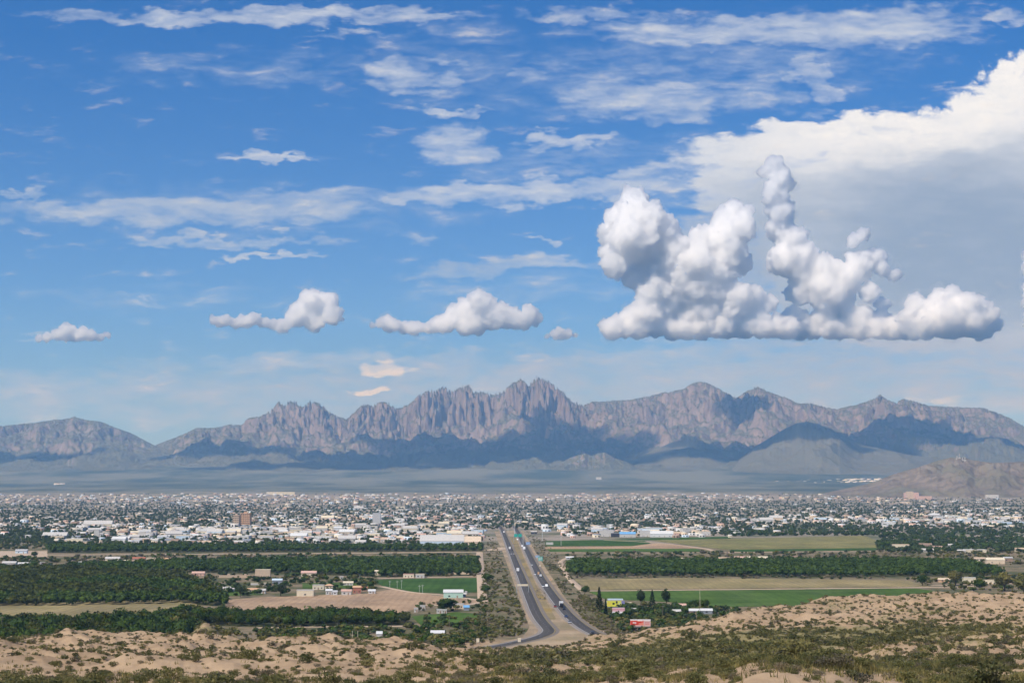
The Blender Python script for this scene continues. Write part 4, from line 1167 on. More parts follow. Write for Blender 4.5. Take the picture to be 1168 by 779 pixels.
# ---------------------------------------------------------------- buildings
class MB:
    """boxes, prisms and tubes gathered into one mesh"""
    def __init__(self): self.v, self.f = [], []
    def raw(self, V, F):
        k = len(self.v)
        self.v += [tuple(p) for p in V]
        self.f += [tuple(i + k for i in f) for f in F]
        return self
    def box(self, x0, y0, z0, x1, y1, z1):
        V = [(x, y, z) for z in (z0, z1) for y in (y0, y1) for x in (x0, x1)]
        return self.raw(V, [(0, 2, 3, 1), (4, 5, 7, 6), (0, 1, 5, 4), (2, 6, 7, 3), (0, 4, 6, 2), (1, 3, 7, 5)])
    def gable(self, x0, y0, x1, y1, z, h, ov=.4, hip=0.0):
        x0 -= ov; x1 += ov; y0 -= ov; y1 += ov
        ym = (y0 + y1) / 2; d = hip
        return self.raw([(x0, y0, z), (x1, y0, z), (x1, y1, z), (x0, y1, z), (x0 + d, ym, z + h), (x1 - d, ym, z + h), (x0, y0, z - .2), (x1, y0, z - .2), (x1, y1, z - .2), (x0, y1, z - .2)],
                        [(0, 1, 5, 4), (2, 3, 4, 5), (1, 2, 5), (3, 0, 4), (9, 8, 7, 6), (6, 7, 1, 0), (7, 8, 2, 1), (8, 9, 3, 2), (9, 6, 0, 3)])
    def cyl(self, x, y, z0, z1, r, r1=None, n=10):
        r1 = r if r1 is None else r1
        V = [(x + rr * math.cos(i / n * 6.2832), y + rr * math.sin(i / n * 6.2832), z) for z, rr in ((z0, r), (z1, r1)) for i in range(n)]
        return self.raw(V, [(i, (i + 1) % n, n + (i + 1) % n, n + i) for i in range(n)] + [tuple(range(n))[::-1], tuple(range(n, 2 * n))])
    def bar(self, a, b, r):
        a, b = Vector(a), Vector(b); d = (b - a).normalized()
        u = d.orthogonal().normalized() * r; w = d.cross(u)
        V = [p + q for p in (a, b) for q in (u, w, -u, -w)]
        return self.raw(V, [(0, 1, 5, 4), (1, 2, 6, 5), (2, 3, 7, 6), (3, 0, 4, 7), (3, 2, 1, 0), (4, 5, 6, 7)])
    def mesh(self, name, material):
        me = bpy.data.meshes.new(name)
        me.from_pydata(self.v, [], self.f)
        me.materials.append(material)
        return me
    def build(self, name, material, parent=None):
        return link(name, self.mesh(name, material), parent)
PAL = {'white': (.49, .47, .44), 'cream': (.62, .54, .40), 'tan': (.50, .38, .27), 'pink': (.55, .36, .29), 'orange': (.54, .34, .21), 'brown': (.27, .19, .14), 'grey': (.42, .42, .42), 'red': (.36, .15, .10), 'blue': (.10, .20, .42),
       'paleblue': (.50, .60, .68), 'darkblue': (.03, .045, .13), 'mint': (.36, .52, .44), 'slate': (.22, .24, .27), 'yellow': (.70, .62, .10), 'dark': (.045, .048, .055), 'green': (.04, .28, .17), 'sand': (.60, .48, .35), 'lightgrey': (.58, .58, .57), 'teal': (.03, .33, .27), 'sky': (.16, .36, .60)}
MP = {k: plain('paint_' + k, v, .8, .2, .12, .35) for k, v in PAL.items()}
M_glass = mat('window_glass', lambda n, o: surf(n, o, (.03, .035, .042), .25, .5))
_bcache = {}
def bparts(w, d, h, wall, roof, roofcol, win, seed=0):
    """meshes of a simple building: walls, roof, door, windows on the near face"""
    key = (round(w, 1), round(d, 1), round(h, 1), wall, roof, roofcol, win)
    if key in _bcache: return _bcache[key]
    out = []
    out.append(('wall', MB().box(-w / 2, 0, -.6, w / 2, d, h).mesh('wall', MP[wall])))
    r = MB()
    if roof == 'flat':
        t = .45
        r.box(-w / 2 - .15, -.15, h, w / 2 + .15, .35, h + t).box(-w / 2 - .15, d - .35, h, w / 2 + .15, d + .15, h + t).box(-w / 2 - .15, .35, h, -w / 2 + .35, d - .35, h + t).box(w / 2 - .35, .35, h, w / 2 + .15, d - .35, h + t).box(-w / 2 + .35, .35, h, w / 2 - .35, d - .35, h + .12)
        if w > 25:
            for q in range(int(w // 18)):
                r.box(-w / 2 + 9 + q * 18, d * .4, h + .12, -w / 2 + 11.5 + q * 18, d * .4 + 2.5, h + 1.6)
    elif roof == 'hip':
        r.gable(-w / 2, 0, w / 2, d, h, min(d, w) * .22, .5, min(d, w) * .45)
    else:
        r.gable(-w / 2, 0, w / 2, d, h, d * (.22 if roof == 'gable' else .12), .4, 0)
    out.append(('roof', r.mesh('roof', MP[roofcol])))
    n = win
    for q in range(n):
        xx = -w / 2 + w * (q + .7) / (n + .4)
        if q == n // 2 and n > 1:
            out.append(('door', MB().box(xx - .6, -.06, 0, xx + .6, .05, 2.15).mesh('door', MP['brown'])))
        else:
            ww = min(1.6, w / n * .3)
            out.append(('window', MB().box(xx - ww / 2, -.05, 1.0, xx + ww / 2, .05, min(2.3, h - .4)).mesh('window', M_glass)))
    _bcache[key] = out
    return out
def building(name, label, cat, px, py, wpx, hpx, wall='white', roof='flat', roofcol=None, win=3, depth=None, group=None, loc=None, rz=None, z=None):
    p = gpt(px, py) if loc is None else Vector(loc)
    k = p.y / FPX
    w, h = wpx * k, hpx * k
    if roof != 'flat': h = max(2.4, h * .72)
    d = depth or min(max(w * .6, 7), 40)
    e = bpy.data.objects.new(name, None); COL.objects.link(e)
    zz = gz(p.x, p.y) if z is None else z
    e.location = (p.x, p.y, zz + .1)
    e.rotation_euler = (0, 0, (math.atan2(-p.x, p.y) * 0.4) if rz is None else rz)
    tag(e, label, cat, group)
    for nm, me in bparts(w, d, h, wall, roof, roofcol or ('lightgrey' if wall in ('white', 'grey') else wall), win):
        link(nm, me, e)
    return e
B = building
# --- homes and sheds of the left settlement
B('villa', 'square two-storey tan villa with a row of windows, behind the settlement', 'house', 299.5, 659, 17, 9, 'tan', 'flat', 'cream', 6)
B('wall', 'long low tan wall running left from the square villa', 'wall', 270, 658.5, 40, 2.2, 'tan', 'flat', 'tan', 0, 2)
B('farmhouse', 'cream house with a pink tiled roof up by the middle orchard', 'house', 352, 657, 17, 5, 'cream', 'gable', 'pink', 3)
B('shed', 'long white gable-roofed shed by the first green plot', 'shed', 254, 675, 17, 5, 'white', 'gable', 'white', 0)
B('shed', 'small white lean-to at the right end of the long white shed', 'shed', 264.5, 674.5, 5, 3, 'white', 'shed', 'white', 1)
B('wall', 'low white-topped wall before a dark tree row', 'wall', 297, 667, 22, 2, 'white', 'flat', 'cream', 0, 3)
B('barn', 'tall blue-grey metal barn in the left settlement', 'barn', 316, 666, 11, 6, 'slate', 'gable', 'paleblue', 1)
B('house', 'white house with orange roof beside the settlement track', 'house', 288, 675.5, 12, 4, 'white', 'gable', 'orange', 2)
B('house', 'small white house just left of the big dark settlement tree', 'house', 298.5, 677, 8, 5, 'white', 'gable', 'white', 2)
B('warehouse', 'pale yellow rectangular warehouse at the edge of the brown field', 'warehouse', 348, 680, 19, 6.5, 'cream', 'flat', 'white', 1)
B('house', 'cream low house left of the red-roofed cottages', 'house', 363, 672.5, 13, 5, 'cream', 'flat', 'white', 3)
B('cottage', 'cottage with bright terracotta roof among trees', 'house', 375, 671.5, 9, 5, 'cream', 'hip', 'orange', 2)
B('cottage', 'white-walled cottage below the terracotta roof', 'house', 375, 678, 7, 6, 'white', 'gable', 'lightgrey', 2)
B('cottage', 'small grey-white cottage half hidden behind trees', 'house', 382, 678.5, 5, 4.5, 'lightgrey', 'gable', 'grey', 1)
B('cottage', 'white cottage with a pinkish roof near the red house', 'house', 395, 678.5, 11, 6, 'white', 'gable', 'pink', 2)
B('farmhouse', 'two-storey red-orange house, brightest in the left settlement', 'house', 407, 676.5, 9, 9, 'red', 'gable', 'orange', 3)
B('cottage', 'low pink cottage right of the red-orange house', 'house', 416, 674, 8, 4, 'pink', 'gable', 'red', 2)
B('cottage', 'white cottage at the right end of the left settlement', 'house', 424, 677, 8, 3.5, 'white', 'gable', 'lightgrey', 2)
B('house', 'bright white small box-shaped house above the settlement track', 'house', 389.5, 661, 4, 3, 'white', 'flat', 'white', 1)
B('house', 'wide white bungalow near the head of the second green plot', 'house', 397, 667.5, 11, 3.5, 'white', 'gable', 'cream', 3)
# buildings round the sports field
B('house', 'cream house among bare trees above the left end of the sports field', 'house', 431, 656, 7, 6, 'cream', 'gable', 'cream', 2)
B('house', 'low cream stables along the top of the sports field', 'stables', 466, 659, 12, 4, 'cream', 'flat', 'pink', 3)
B('house', 'white-walled low house right of the cream stables', 'house', 479, 659, 10, 4, 'white', 'flat', 'cream', 2)
B('wall', 'long pale wall behind the right half of the sports field', 'wall', 522, 655, 26, 2.5, 'sand', 'flat', 'sand', 0, 4)
B('greenhouse', 'building with pale grey stepped roof and mint green walls below the sports field', 'greenhouse', 517, 682, 22, 9, 'mint', 'gable', 'lightgrey', 2)
B('shed', 'white shed at the right corner of the mint green building', 'shed', 528, 681, 6, 4, 'white', 'gable', 'white', 1)
B('shed', 'tiny white shed on the corner of the sports field', 'shed', 531.5, 677.5, 2.5, 2.5, 'white', 'flat', 'white', 0)
for px, py, w, h, l in ((474.5, 698, 4.5, 4, 'boxy white caravan parked left of the broad shade tree'), (482, 695.5, 6, 4.5, 'white caravan tucked against the left side of the broad shade tree'), (501, 699.5, 6, 4, 'white caravan parked right below the broad shade tree'), (507, 699.8, 5, 4, 'square white caravan at the right end below the broad shade tree')):
    B('caravan', l, 'caravan', px, py, w, h, 'white', 'flat', 'white', 2, 4)
B('house', 'cream house with a flat roof right of the broad shade tree', 'house', 522, 694.5, 14, 5, 'sand', 'flat', 'white', 3)
B('tarpaulin_shelter', 'small shelter with a bright blue tarpaulin roof', 'shelter', 532, 696, 6, 4, 'slate', 'gable', 'sky', 0)
B('shed', 'low white polytunnel by the highway brush at the lower edge', 'shed', 499, 726, 15, 3, 'white', 'gable', 'lightgrey', 0)
B('shed', 'small white shed below the hedge-like orchard', 'shed', 432.5, 727, 6, 3.5, 'white', 'gable', 'lightgrey', 0)
B('hut', 'tiny white pump hut at the foot of the hedge-like orchard', 'hut', 432, 706.5, 2, 4, 'white', 'flat', 'white', 0)
# left strip of houses between the orchards
for px, py, w, h, c, r, rc, l in ((10, 645, 15, 4, 'white', 'gable', 'white', 'long white house at the far left between the orchards'), (26, 646, 11, 4.5, 'white', 'gable', 'lightgrey', 'white farmhouse right of the long white one'), (48, 644.5, 5, 3, 'white', 'flat', 'white', 'little white cabin alone before the left orchard'),
        (128, 640, 16, 4, 'cream', 'gable', 'white', 'cream barn with white roof between the left orchards'), (142, 642, 8, 3, 'cream', 'gable', 'cream', 'low cream barn annexe'), (158, 640, 14, 4, 'tan', 'gable', 'red', 'red-roofed tan farmhouse between the left orchards'), (172, 640.5, 10, 4, 'sand', 'flat', 'cream', 'flat sand-coloured house with a cream roof right of the red-roofed farmhouse'),
        (188, 640.5, 12, 4, 'cream', 'gable', 'orange', 'cream house with orange roof by the middle orchard'), (92, 644, 6, 3, 'white', 'gable', 'lightgrey', 'small pale cottage half-way along the left strip'), (24, 631, 13, 4, 'paleblue', 'gable', 'grey', 'pale blue-grey shed on the sandy strip')):
    B('farm_building', l, 'farm building', px, py, w, h, c, r, rc, 2)
for px, py, l in ((128, 667, 'white shed glimpsed inside the left orchard, right one'), (101, 665, 'white shed glimpsed inside the left orchard, left one')):
    B('shed', l, 'shed', px, py, 4, 8, 'white', 'gable', 'white', 0)
B('farmhouse', 'pinkish farmhouse at the corner of the left orchard', 'house', 226, 656.5, 14, 4, 'pink', 'gable', 'pink', 2)
B('farmhouse', 'small orange-roofed house beside a round tree at the orchard corner', 'house', 209, 661, 6, 4, 'white', 'gable', 'orange', 1)
# right settlement by the billboards
B('shop', 'white box-shaped building behind the yellow billboard', 'shop', 702, 691, 17, 7, 'white', 'flat', 'paleblue', 2)
B('shed', 'white gable shed right of the pink and white billboard', 'shed', 721, 699.5, 9, 5, 'white', 'gable', 'white', 1)
B('shed', 'small white shed in a row right of the gable shed', 'shed', 729, 699, 4, 4, 'white', 'gable', 'white', 0)
B('shed', 'smallest white shed at the right end of the row', 'shed', 733.5, 698.5, 3.2, 3, 'white', 'flat', 'white', 0)
B('hut', 'cream hut right of the yellow billboard', 'hut', 718.5, 692, 4, 4, 'cream', 'flat', 'cream', 1)
B('farmhouse', 'house with pale pink roof behind the dark spreading tree', 'house', 775, 695, 15, 6, 'lightgrey', 'gable', 'pink', 3)
B('shed', 'grey metal shed with curved roof below the spreading tree', 'shed', 806, 700, 13, 5, 'slate', 'gable', 'lightgrey', 1)
B('shed', 'low dark shed with a pale roof left of the grey metal shed', 'shed', 792, 700, 11, 4, 'brown', 'gable', 'lightgrey', 1)
B('shed', 'low white shed in the trees below the pale pink roof', 'shed', 772, 701, 9, 3, 'white', 'gable', 'white', 0)
# farms on the right between orchard and fields
for px, py, w, h, c, r, rc, l in ((781, 641, 8, 5, 'tan', 'gable', 'cream', 'tan gabled farmhouse at the left of the right-hand farm row'), (793, 643.5, 15, 5.5, 'paleblue', 'flat', 'grey', 'pale blue-grey packing shed in the right-hand farm row'), (724, 642.5, 10, 3.5, 'white', 'gable', 'white', 'white cottage standing alone above the right orchard'),
        (826, 640, 12, 4, 'pink', 'gable', 'tan', 'pinkish house in the right-hand farm row'), (844, 639, 12, 4, 'sand', 'gable', 'pink', 'sand-walled house with a pink roof in the farm row'), (866, 641, 26, 4, 'cream', 'gable', 'cream', 'long cream barn in the right-hand farm row'), (893, 640.5, 13, 4, 'cream', 'flat', 'sand', 'flat cream shed right of the long barn'),
        (905, 639, 9, 5, 'tan', 'gable', 'brown', 'brown-roofed farmhouse beside a dark tree in the farm row'), (923, 639.5, 12, 4, 'pink', 'flat', 'tan', 'flat pinkish shed at the right of the farm row'), (650, 638, 9, 3, 'grey', 'gable', 'lightgrey', 'grey shed near the highway at the head of the orchard'),
        (1028, 626, 18, 5, 'cream', 'flat', 'tan', 'cream adobe house with two blocks near the olive field'), (1056, 625, 14, 5, 'pink', 'gable', 'brown', 'pink house with brown roof right of the adobe house'), (1068, 627, 14, 4, 'sand', 'flat', 'pink', 'sand-coloured house with pink roof edge'), (1084, 624, 10, 3.5, 'white', 'gable', 'white', 'white-roofed house right of the pink houses'),
        (1058, 629.5, 14, 3, 'white', 'gable', 'white', 'long low white trailer home in front of the pink houses'), (1097, 630, 9, 3, 'white', 'gable', 'white', 'small white trailer home right of the long one'), (1113, 630, 24, 3, 'cream', 'flat', 'white', 'long cream wall of a workshop near the right edge'),
        (1118, 640, 12, 4, 'cream', 'gable', 'tan', 'cream bungalow above the right end of the right orchard'), (1136, 643, 20, 6, 'sand', 'gable', 'cream', 'large sand-coloured house at the right end of the right orchard'), (1150, 640, 10, 5, 'brown', 'gable', 'grey', 'dark brown house beside the large sand-coloured one'), (1164, 629, 11, 4, 'cream', 'gable', 'tan', 'cream house cut by the right edge'),
        (1078, 664, 14, 4, 'orange', 'gable', 'sand', 'small house with orange wall left of the brownish tree'), (1106, 664, 14, 5, 'cream', 'flat', 'white', 'cream yard building right of the brownish tree'), (1128, 666, 12, 4, 'cream', 'flat', 'cream', 'low cream shed by the yellow-green tree mounds')):
    B('farm_building', l, 'farm building', px, py, w, h, c, r, rc, 2)
# near edge of town
B('warehouse', 'very long pale blue warehouse with a dark blue right end', 'warehouse', 504, 621.5, 50, 6, 'paleblue', 'gable', 'white', 6, 45)
B('warehouse', 'dark navy block joined to the pale blue warehouse', 'warehouse', 523.5, 621, 10, 6.2, 'darkblue', 'flat', 'slate', 0, 40)
B('warehouse', 'broad sand-coloured shed right of the navy block', 'warehouse', 539, 621.5, 19, 5, 'sand', 'gable', 'sand', 1, 40)
B('factory', 'white factory with blue panels right of the highway', 'factory', 692, 612, 16, 7, 'white', 'flat', 'white', 2)
B('factory', 'dark-fronted shed in the middle of the white factory row', 'factory', 702, 612.3, 10, 4.5, 'dark', 'flat', 'lightgrey', 0)
B('factory', 'white and blue shed between the dark-fronted shed and the round trees', 'factory', 716, 612.6, 18, 5, 'white', 'gable', 'sky', 2)
B('factory', 'tall white block with pale blue stripes right of the round dark tree', 'factory', 736, 612, 12, 7, 'white', 'flat', 'paleblue', 2)
B('factory', 'long pale grey shed at the right end of the factory row', 'factory', 755, 612.5, 26, 5, 'lightgrey', 'gable', 'lightgrey', 4)
B('water_tower', 'white square-topped tower above the factory row', 'tower', 693.5, 604, 3.2, 6, 'white', 'flat', 'white', 0)
B('depot', 'white-roofed open depot right of the highway lights', 'depot', 609, 609, 7, 3.5, 'dark', 'gable', 'white', 0)
B('shed', 'long white trailer on the edge of the first green field', 'trailer', 627, 621.3, 8, 2.6, 'white', 'flat', 'white', 0, 4)
B('warehouse', 'large cream warehouse with white roof in the left part of town', 'warehouse', 111, 601, 32, 4.5, 'cream', 'gable', 'white', 2)
B('church', 'white church with tall front at the near edge of town on the left', 'church', 110, 614, 6, 10, 'white', 'flat', 'white', 1)
B('church_hall', 'white church hall right of the tall church front', 'church hall', 115.5, 614, 4, 8, 'white', 'gable', 'white', 1)
B('warehouse', 'white warehouse at the near edge of town on the far left', 'warehouse', 62, 613.5, 27, 4, 'white', 'gable', 'white', 2)
B('tower', 'grey eight-storey office tower standing alone in mid town', 'tower', 429.5, 598, 9, 13, 'grey', 'flat', 'slate', 0, 30)
B('hospital', 'pinkish stepped hospital block at the foot of the desert hill', 'hospital', 1040, 573, 16, 6, 'pink', 'flat', 'pink', 4)
B('hospital', 'lower pink wing of the stepped hospital', 'hospital', 1054, 574, 18, 3.5, 'pink', 'flat', 'pink', 4)
B('hospital', 'upper cream tower of the stepped hospital', 'hospital', 1038, 573.5, 8, 8, 'tan', 'flat', 'cream', 2, 20)
B('store', 'large white superstore on the right of town', 'store', 1132, 573, 14, 3.5, 'white', 'flat', 'white', 2)
B('store', 'white box store alone on the far edge of town above the highway', 'store', 683, 564, 6, 2.6, 'white', 'flat', 'white', 0)
B('store', 'long cream store with flat roof at mid height on the left', 'store', 320, 571, 32, 3, 'cream', 'flat', 'cream', 2)
# the hotel: two orange blocks with rows of windows
def tower_block(name, label, cat, px, py, wpx, hpx, wall, floors, bays, depth):
    p = gpt(px, py); p.z = gz(p.x, p.y); k = p.y / FPX; w, h = wpx * k, hpx * k
    e = bpy.data.objects.new(name, None); COL.objects.link(e); e.location = p
    tag(e, label, cat)
    MB().box(-w / 2, 0, -1, w / 2, depth, h).build('wall', MP[wall], e)
    MB().box(-w / 2 - .5, -.5, h, w / 2 + .5, depth + .5, h + 1.2).box(-w * .2, depth * .3, h + 1.2, w * .15, depth * .6, h + 4.5).build('roof', MP[wall], e)
    for f in range(floors):
        for b in range(bays):
            x = -w / 2 + w * (b + .5) / bays; z = h * (f + .35) / floors
            MB().box(x - w / bays * .28, -.12, z, x + w / bays * .28, .1, z + h / floors * .5).build('window', M_glass, e)
    return e
tower_block('hotel_tower', 'orange hotel tower, taller right-hand block with a dark vertical slot', 'hotel', 279.5, 600, 11, 14, 'orange', 6, 5, 28)
tower_block('hotel_tower', 'narrower pale orange hotel block on the left of the pair', 'hotel', 269, 600.5, 7, 12.5, 'tan', 6, 3, 26)

# --- the town: the largest houses one by one, everything beyond as one mass
crng = np.random.default_rng(77)
def bl(px, py, cx, cy, rx, ry):
    return np.exp(-((px - cx) / rx) ** 2 - ((py - cy) / ry) ** 2)
def p_build(px, py):
    p = .42 + 0 * px
    p = p + .42 * bl(px, py, 330, 609, 240, 8) + .55 * bl(px, py, 1060, 595, 150, 4.5) + .35 * bl(px, py, 560, 567, 420, 4) + .3 * bl(px, py, 120, 566, 200, 4) + .4 * bl(px, py, 730, 607, 90, 5) + .3 * bl(px, py, 500, 592, 130, 5)
    p = p - .45 * bl(px, py, 860, 578, 330, 8) - .42 * bl(px, py, 130, 584, 200, 9) - .4 * bl(px, py, 650, 596, 160, 5) - .55 * bl(px, py, 1000, 605, 190, 7) - .5 * bl(px, py, 20, 609, 60, 7) - .2 * bl(px, py, 640, 582, 190, 6)
    return np.clip(p, .05, .95)
NB = 11500
bx = crng.uniform(-25, 1195, NB); by = crng.uniform(563.5, 621, NB)
def town_pt(px, py):
    """ground point on the gently rising town floor"""
    u, v, w_ = ray(px, py)
    Y = np.linspace(2900, 13500, 2200)
    rows = HOR + (CAM_Z - fan(Y)) * FPX / Y
    return Y, rows
TY, TR = town_pt(584, 389.5)
def town_D(row): return np.interp(-row, -TR, TY)
lim = np.where(bx < 550, 620.5, np.where(bx < 640, 606, np.where(bx < 840, 612.5, np.where(bx < 1000, 609, 604))))
lim = np.where(bx < 55, 614, lim)
keep = (by < lim) & ~((np.abs(bx - 582) < 22) & (by > 600)) & ((bx < 960) | (by > 563.5 + np.interp(bx, [960, 1010, 1168], [0, 4, 5])))
bx, by = bx[keep], by[keep]
isb = crng.random(len(bx)) < p_build(bx, by) * .62
B_px, B_py = bx[isb], by[isb]
BD = town_D(B_py)
BD = np.where(crng.random(len(BD)) < .55, np.round(BD / 150) * 150 + 60 + crng.normal(0, 10, len(BD)), BD)
B_X = (B_px - 584) / FPX * BD; B_Z = fan(BD)
big = crng.random(len(BD)) < .03 + .18 * bl(B_px, B_py, 330, 609, 240, 7) + .35 * bl(B_px, B_py, 1060, 595, 150, 4) + .25 * bl(B_px, B_py, 720, 608, 80, 4)
Wd = np.where(big, crng.uniform(16, 38, len(BD)), crng.uniform(9, 20, len(BD))) * np.interp(BD, [3000, 6000, 12000], [.85, 1, 1.25])
Hd = np.where(big, crng.uniform(6, 10, len(BD)), crng.uniform(3.2, 5.5, len(BD)))
CN = ['white', 'white', 'cream', 'sand', 'tan', 'pink', 'lightgrey', 'lightgrey', 'brown', 'paleblue']
RN = ['white', 'lightgrey', 'grey', 'brown', 'pink', 'slate', 'white', 'tan', 'cream']
col_i = np.where(big, crng.choice([0, 0, 0, 2, 6, 3, 9], len(BD)), crng.integers(0, len(CN), len(BD)))
roof_i = np.where(big, crng.choice([0, 0, 1, 8], len(BD)), crng.integers(0, len(RN), len(BD)))
flat_i = np.where(big, crng.random(len(BD)) < .7, crng.random(len(BD)) < .4)
appb = Wd / BD * (B_px > 0) * (B_px < 1166)
NI = 215
topb = np.argsort(-appb)[:NI]
side = lambda x: 'left of the highway' if x < 575 else 'right of the highway'
CW_ = {'white': 'white', 'cream': 'cream', 'sand': 'sandy', 'tan': 'tan', 'pink': 'pinkish', 'lightgrey': 'light grey', 'brown': 'brown', 'paleblue': 'pale blue', 'grey': 'grey', 'slate': 'dark slate'}
isolated = set(topb.tolist())
for i in topb:
    w = round(Wd[i] / 6) * 6 if big[i] else round(Wd[i] / 3) * 3
    h = 7.5 if big[i] else 4.2
    c, r = CN[col_i[i]], RN[roof_i[i]]
    kind = 'commercial building' if big[i] else 'house'
    third = 'far left part' if B_px[i] < 200 else 'left part' if B_px[i] < 420 else 'middle' if B_px[i] < 650 else 'right part' if B_px[i] < 900 else 'far right part'
    dist = 'near edge' if BD[i] < 3700 else 'nearer blocks' if BD[i] < 5000 else 'middle blocks' if BD[i] < 7500 else 'far side'
    roofw = 'flat roof' if flat_i[i] else 'pitched roof'
    lab = f"{CW_[c]} {kind} with {CW_[r]} {roofw}, {dist} of town, {third}"
    e = bpy.data.objects.new('commercial_building' if big[i] else 'town_house', None); COL.objects.link(e)
    e.location = (B_X[i], BD[i], B_Z[i]); e.rotation_euler = (0, 0, crng.normal(0, .12))
    tag(e, lab, 'building' if big[i] else 'house', f"{CW_[c]} {kind}s with {CW_[r]} {roofw} at the {dist} in the {third} of town")
    for nm, me in bparts(w, min(w * .8, 40), h, c, 'flat' if flat_i[i] else 'gable', r, 4 if big[i] else 3):
        link(nm, me, e)
# the rest of the town in one mesh
V, Q, T, mi, mt = [], [], [], [], []
names = list(PAL)
rest = [i for i in range(len(BD)) if i not in isolated]
k = 0
for i in rest:
    w, h = Wd[i], Hd[i]; d = min(w * .8, 38); a = crng.normal(0, .15)
    ca, sa = math.cos(a), math.sin(a)
    P = np.array([(-w / 2, 0, -1.5), (w / 2, 0, -1.5), (w / 2, d, -1.5), (-w / 2, d, -1.5), (-w / 2, 0, h), (w / 2, 0, h), (w / 2, d, h), (-w / 2, d, h), (-w / 2, d / 2, h + d * .2), (w / 2, d / 2, h + d * .2),
                  (-w * .3, -.2, h * .25), (-w * .12, -.2, h * .25), (-w * .12, -.2, h * .7), (-w * .3, -.2, h * .7), (w * .1, -.2, h * .25), (w * .32, -.2, h * .25), (w * .32, -.2, h * .7), (w * .1, -.2, h * .7)])
    P = np.stack([P[:, 0] * ca - P[:, 1] * sa + B_X[i], P[:, 0] * sa + P[:, 1] * ca + BD[i], P[:, 2] + B_Z[i]], -1)
    V.append(P)
    cw, cr = names.index(CN[col_i[i]]), names.index(RN[roof_i[i]])
    f = [(0, 1, 5, 4), (1, 2, 6, 5), (2, 3, 7, 6), (3, 0, 4, 7)]; m_ = [cw] * 4
    if flat_i[i]: f.append((4, 5, 6, 7)); m_.append(cr)
    else:
        f += [(4, 5, 9, 8), (6, 7, 8, 9)]; m_ += [cr, cr]
        T += [(5 + k, 6 + k, 9 + k), (7 + k, 4 + k, 8 + k)]; mt += [cw, cw]
    f += [(10, 11, 12, 13), (14, 15, 16, 17)]; m_ += [names.index('dark')] * 2
    Q += [tuple(q + k for q in g) for g in f]; mi += m_
    k += len(P)
tag(link('town_buildings', npmesh('town_buildings', np.concatenate(V), [np.array(Q), np.array(T)], [MP[n_] for n_ in names], mi=mi + mt)), kind='stuff')
# pale houses scattered on the rise below the mountains
V, F, mi = [], [], []
for cx, cy, rx, ry, n in ((960, 549, 90, 1.2, 60), (1000, 546.8, 50, .8, 40), (70, 552, 8, .5, 6), (1000, 557, 8, 3, 10)):
    for _ in range(n):
        px = crng.normal(cx, rx * .5); py = crng.normal(cy, ry * .6)
        Y = np.linspace(11000, 22000, 1500); rw = HOR + (CAM_Z - fan(Y)) * FPX / Y
        D = float(np.interp(-py, -rw[:], Y)) if rw[0] > py else 12000.0
        X = (px - 584) / FPX * D; z = float(fan(D)); w = crng.uniform(15, 45); h = crng.uniform(5, 9)
        k = len(V)
        V += [(X + a * w / 2, D + b * 20, z + c) for c in (-12, h) for b in (0, 1) for a in (-1, 1)]
        F += [tuple(q + k for q in g) for g in [(0, 1, 5, 4), (4, 5, 7, 6), (0, 4, 6, 2), (1, 3, 7, 5)]]
        mi += [names.index(['white', 'cream', 'sand'][int(crng.integers(3))])] * 4
tag(link('hillside_houses', npmesh('hillside_houses', V, np.array(F), [MP[n_] for n_ in names], mi=mi)), kind='stuff')

# --- trees of the town
town_geo = [crown(np.random.default_rng(500 + i), 4.6, 3.6, 4.0, 34, 1.7, 5) for i in range(6)]
tpool = Pool()
NTREE = 22000
tx = crng.uniform(-25, 1195, NTREE); ty = crng.uniform(564, 621, NTREE)
lim = np.where(tx < 550, 620.5, np.where(tx < 640, 604, np.where(tx < 840, 610.5, np.where(tx < 1000, 606, 606))))
keep = (ty < lim) & (crng.random(NTREE) < np.clip(1.2 - p_build(tx, ty) * 1.0, .34, 1)) & ~((np.abs(tx - 582) < 15) & (ty > 602))
keep &= crng.random(NTREE) < np.interp(ty, [564, 570, 576], [.28, .55, 1])
keep &= (tx < 980) | (ty > 567)
tx, ty = tx[keep], ty[keep]
tD = town_D(ty)
tD = np.where(crng.random(len(tD)) < .55, np.round(tD / 150) * 150 + crng.normal(0, 9, len(tD)), tD)
tX = (tx - 584) / FPX * tD
appt = crng.uniform(.7, 1.25, len(tD))
tt = np.argsort(-(appt / tD) * (tx > 2) * (tx < 1164))[:120]
tts = set(tt.tolist())
tm = [npmesh('town_tree', v, [q, t], M_town) for v, q, t in [crown(np.random.default_rng(520 + i), 4.6, 3.8, 4.2, 160, .95, 7) for i in range(4)]]
for i in range(len(tD)):
    s = appt[i] * np.interp(tD[i], [3000, 7000, 12000], [.78, .9, 1.05])
    loc = (tX[i], tD[i], fan(tD[i])); rz = crng.uniform(0, 6.28)
    if i in tts:
        third = 'left part' if tx[i] < 390 else 'middle part' if tx[i] < 780 else 'right part'
        o = link('town_tree', tm[int(crng.integers(4))], None, loc, rz, s)
        tag(o, f'rounded dark green tree between the nearest buildings in the {third} of town', 'tree', f'trees along the near edge in the {third} of town')
    else:
        tpool.add(town_geo[int(crng.integers(6))], loc, s, rz, 0)
tpool.build('town_trees', [M_town])

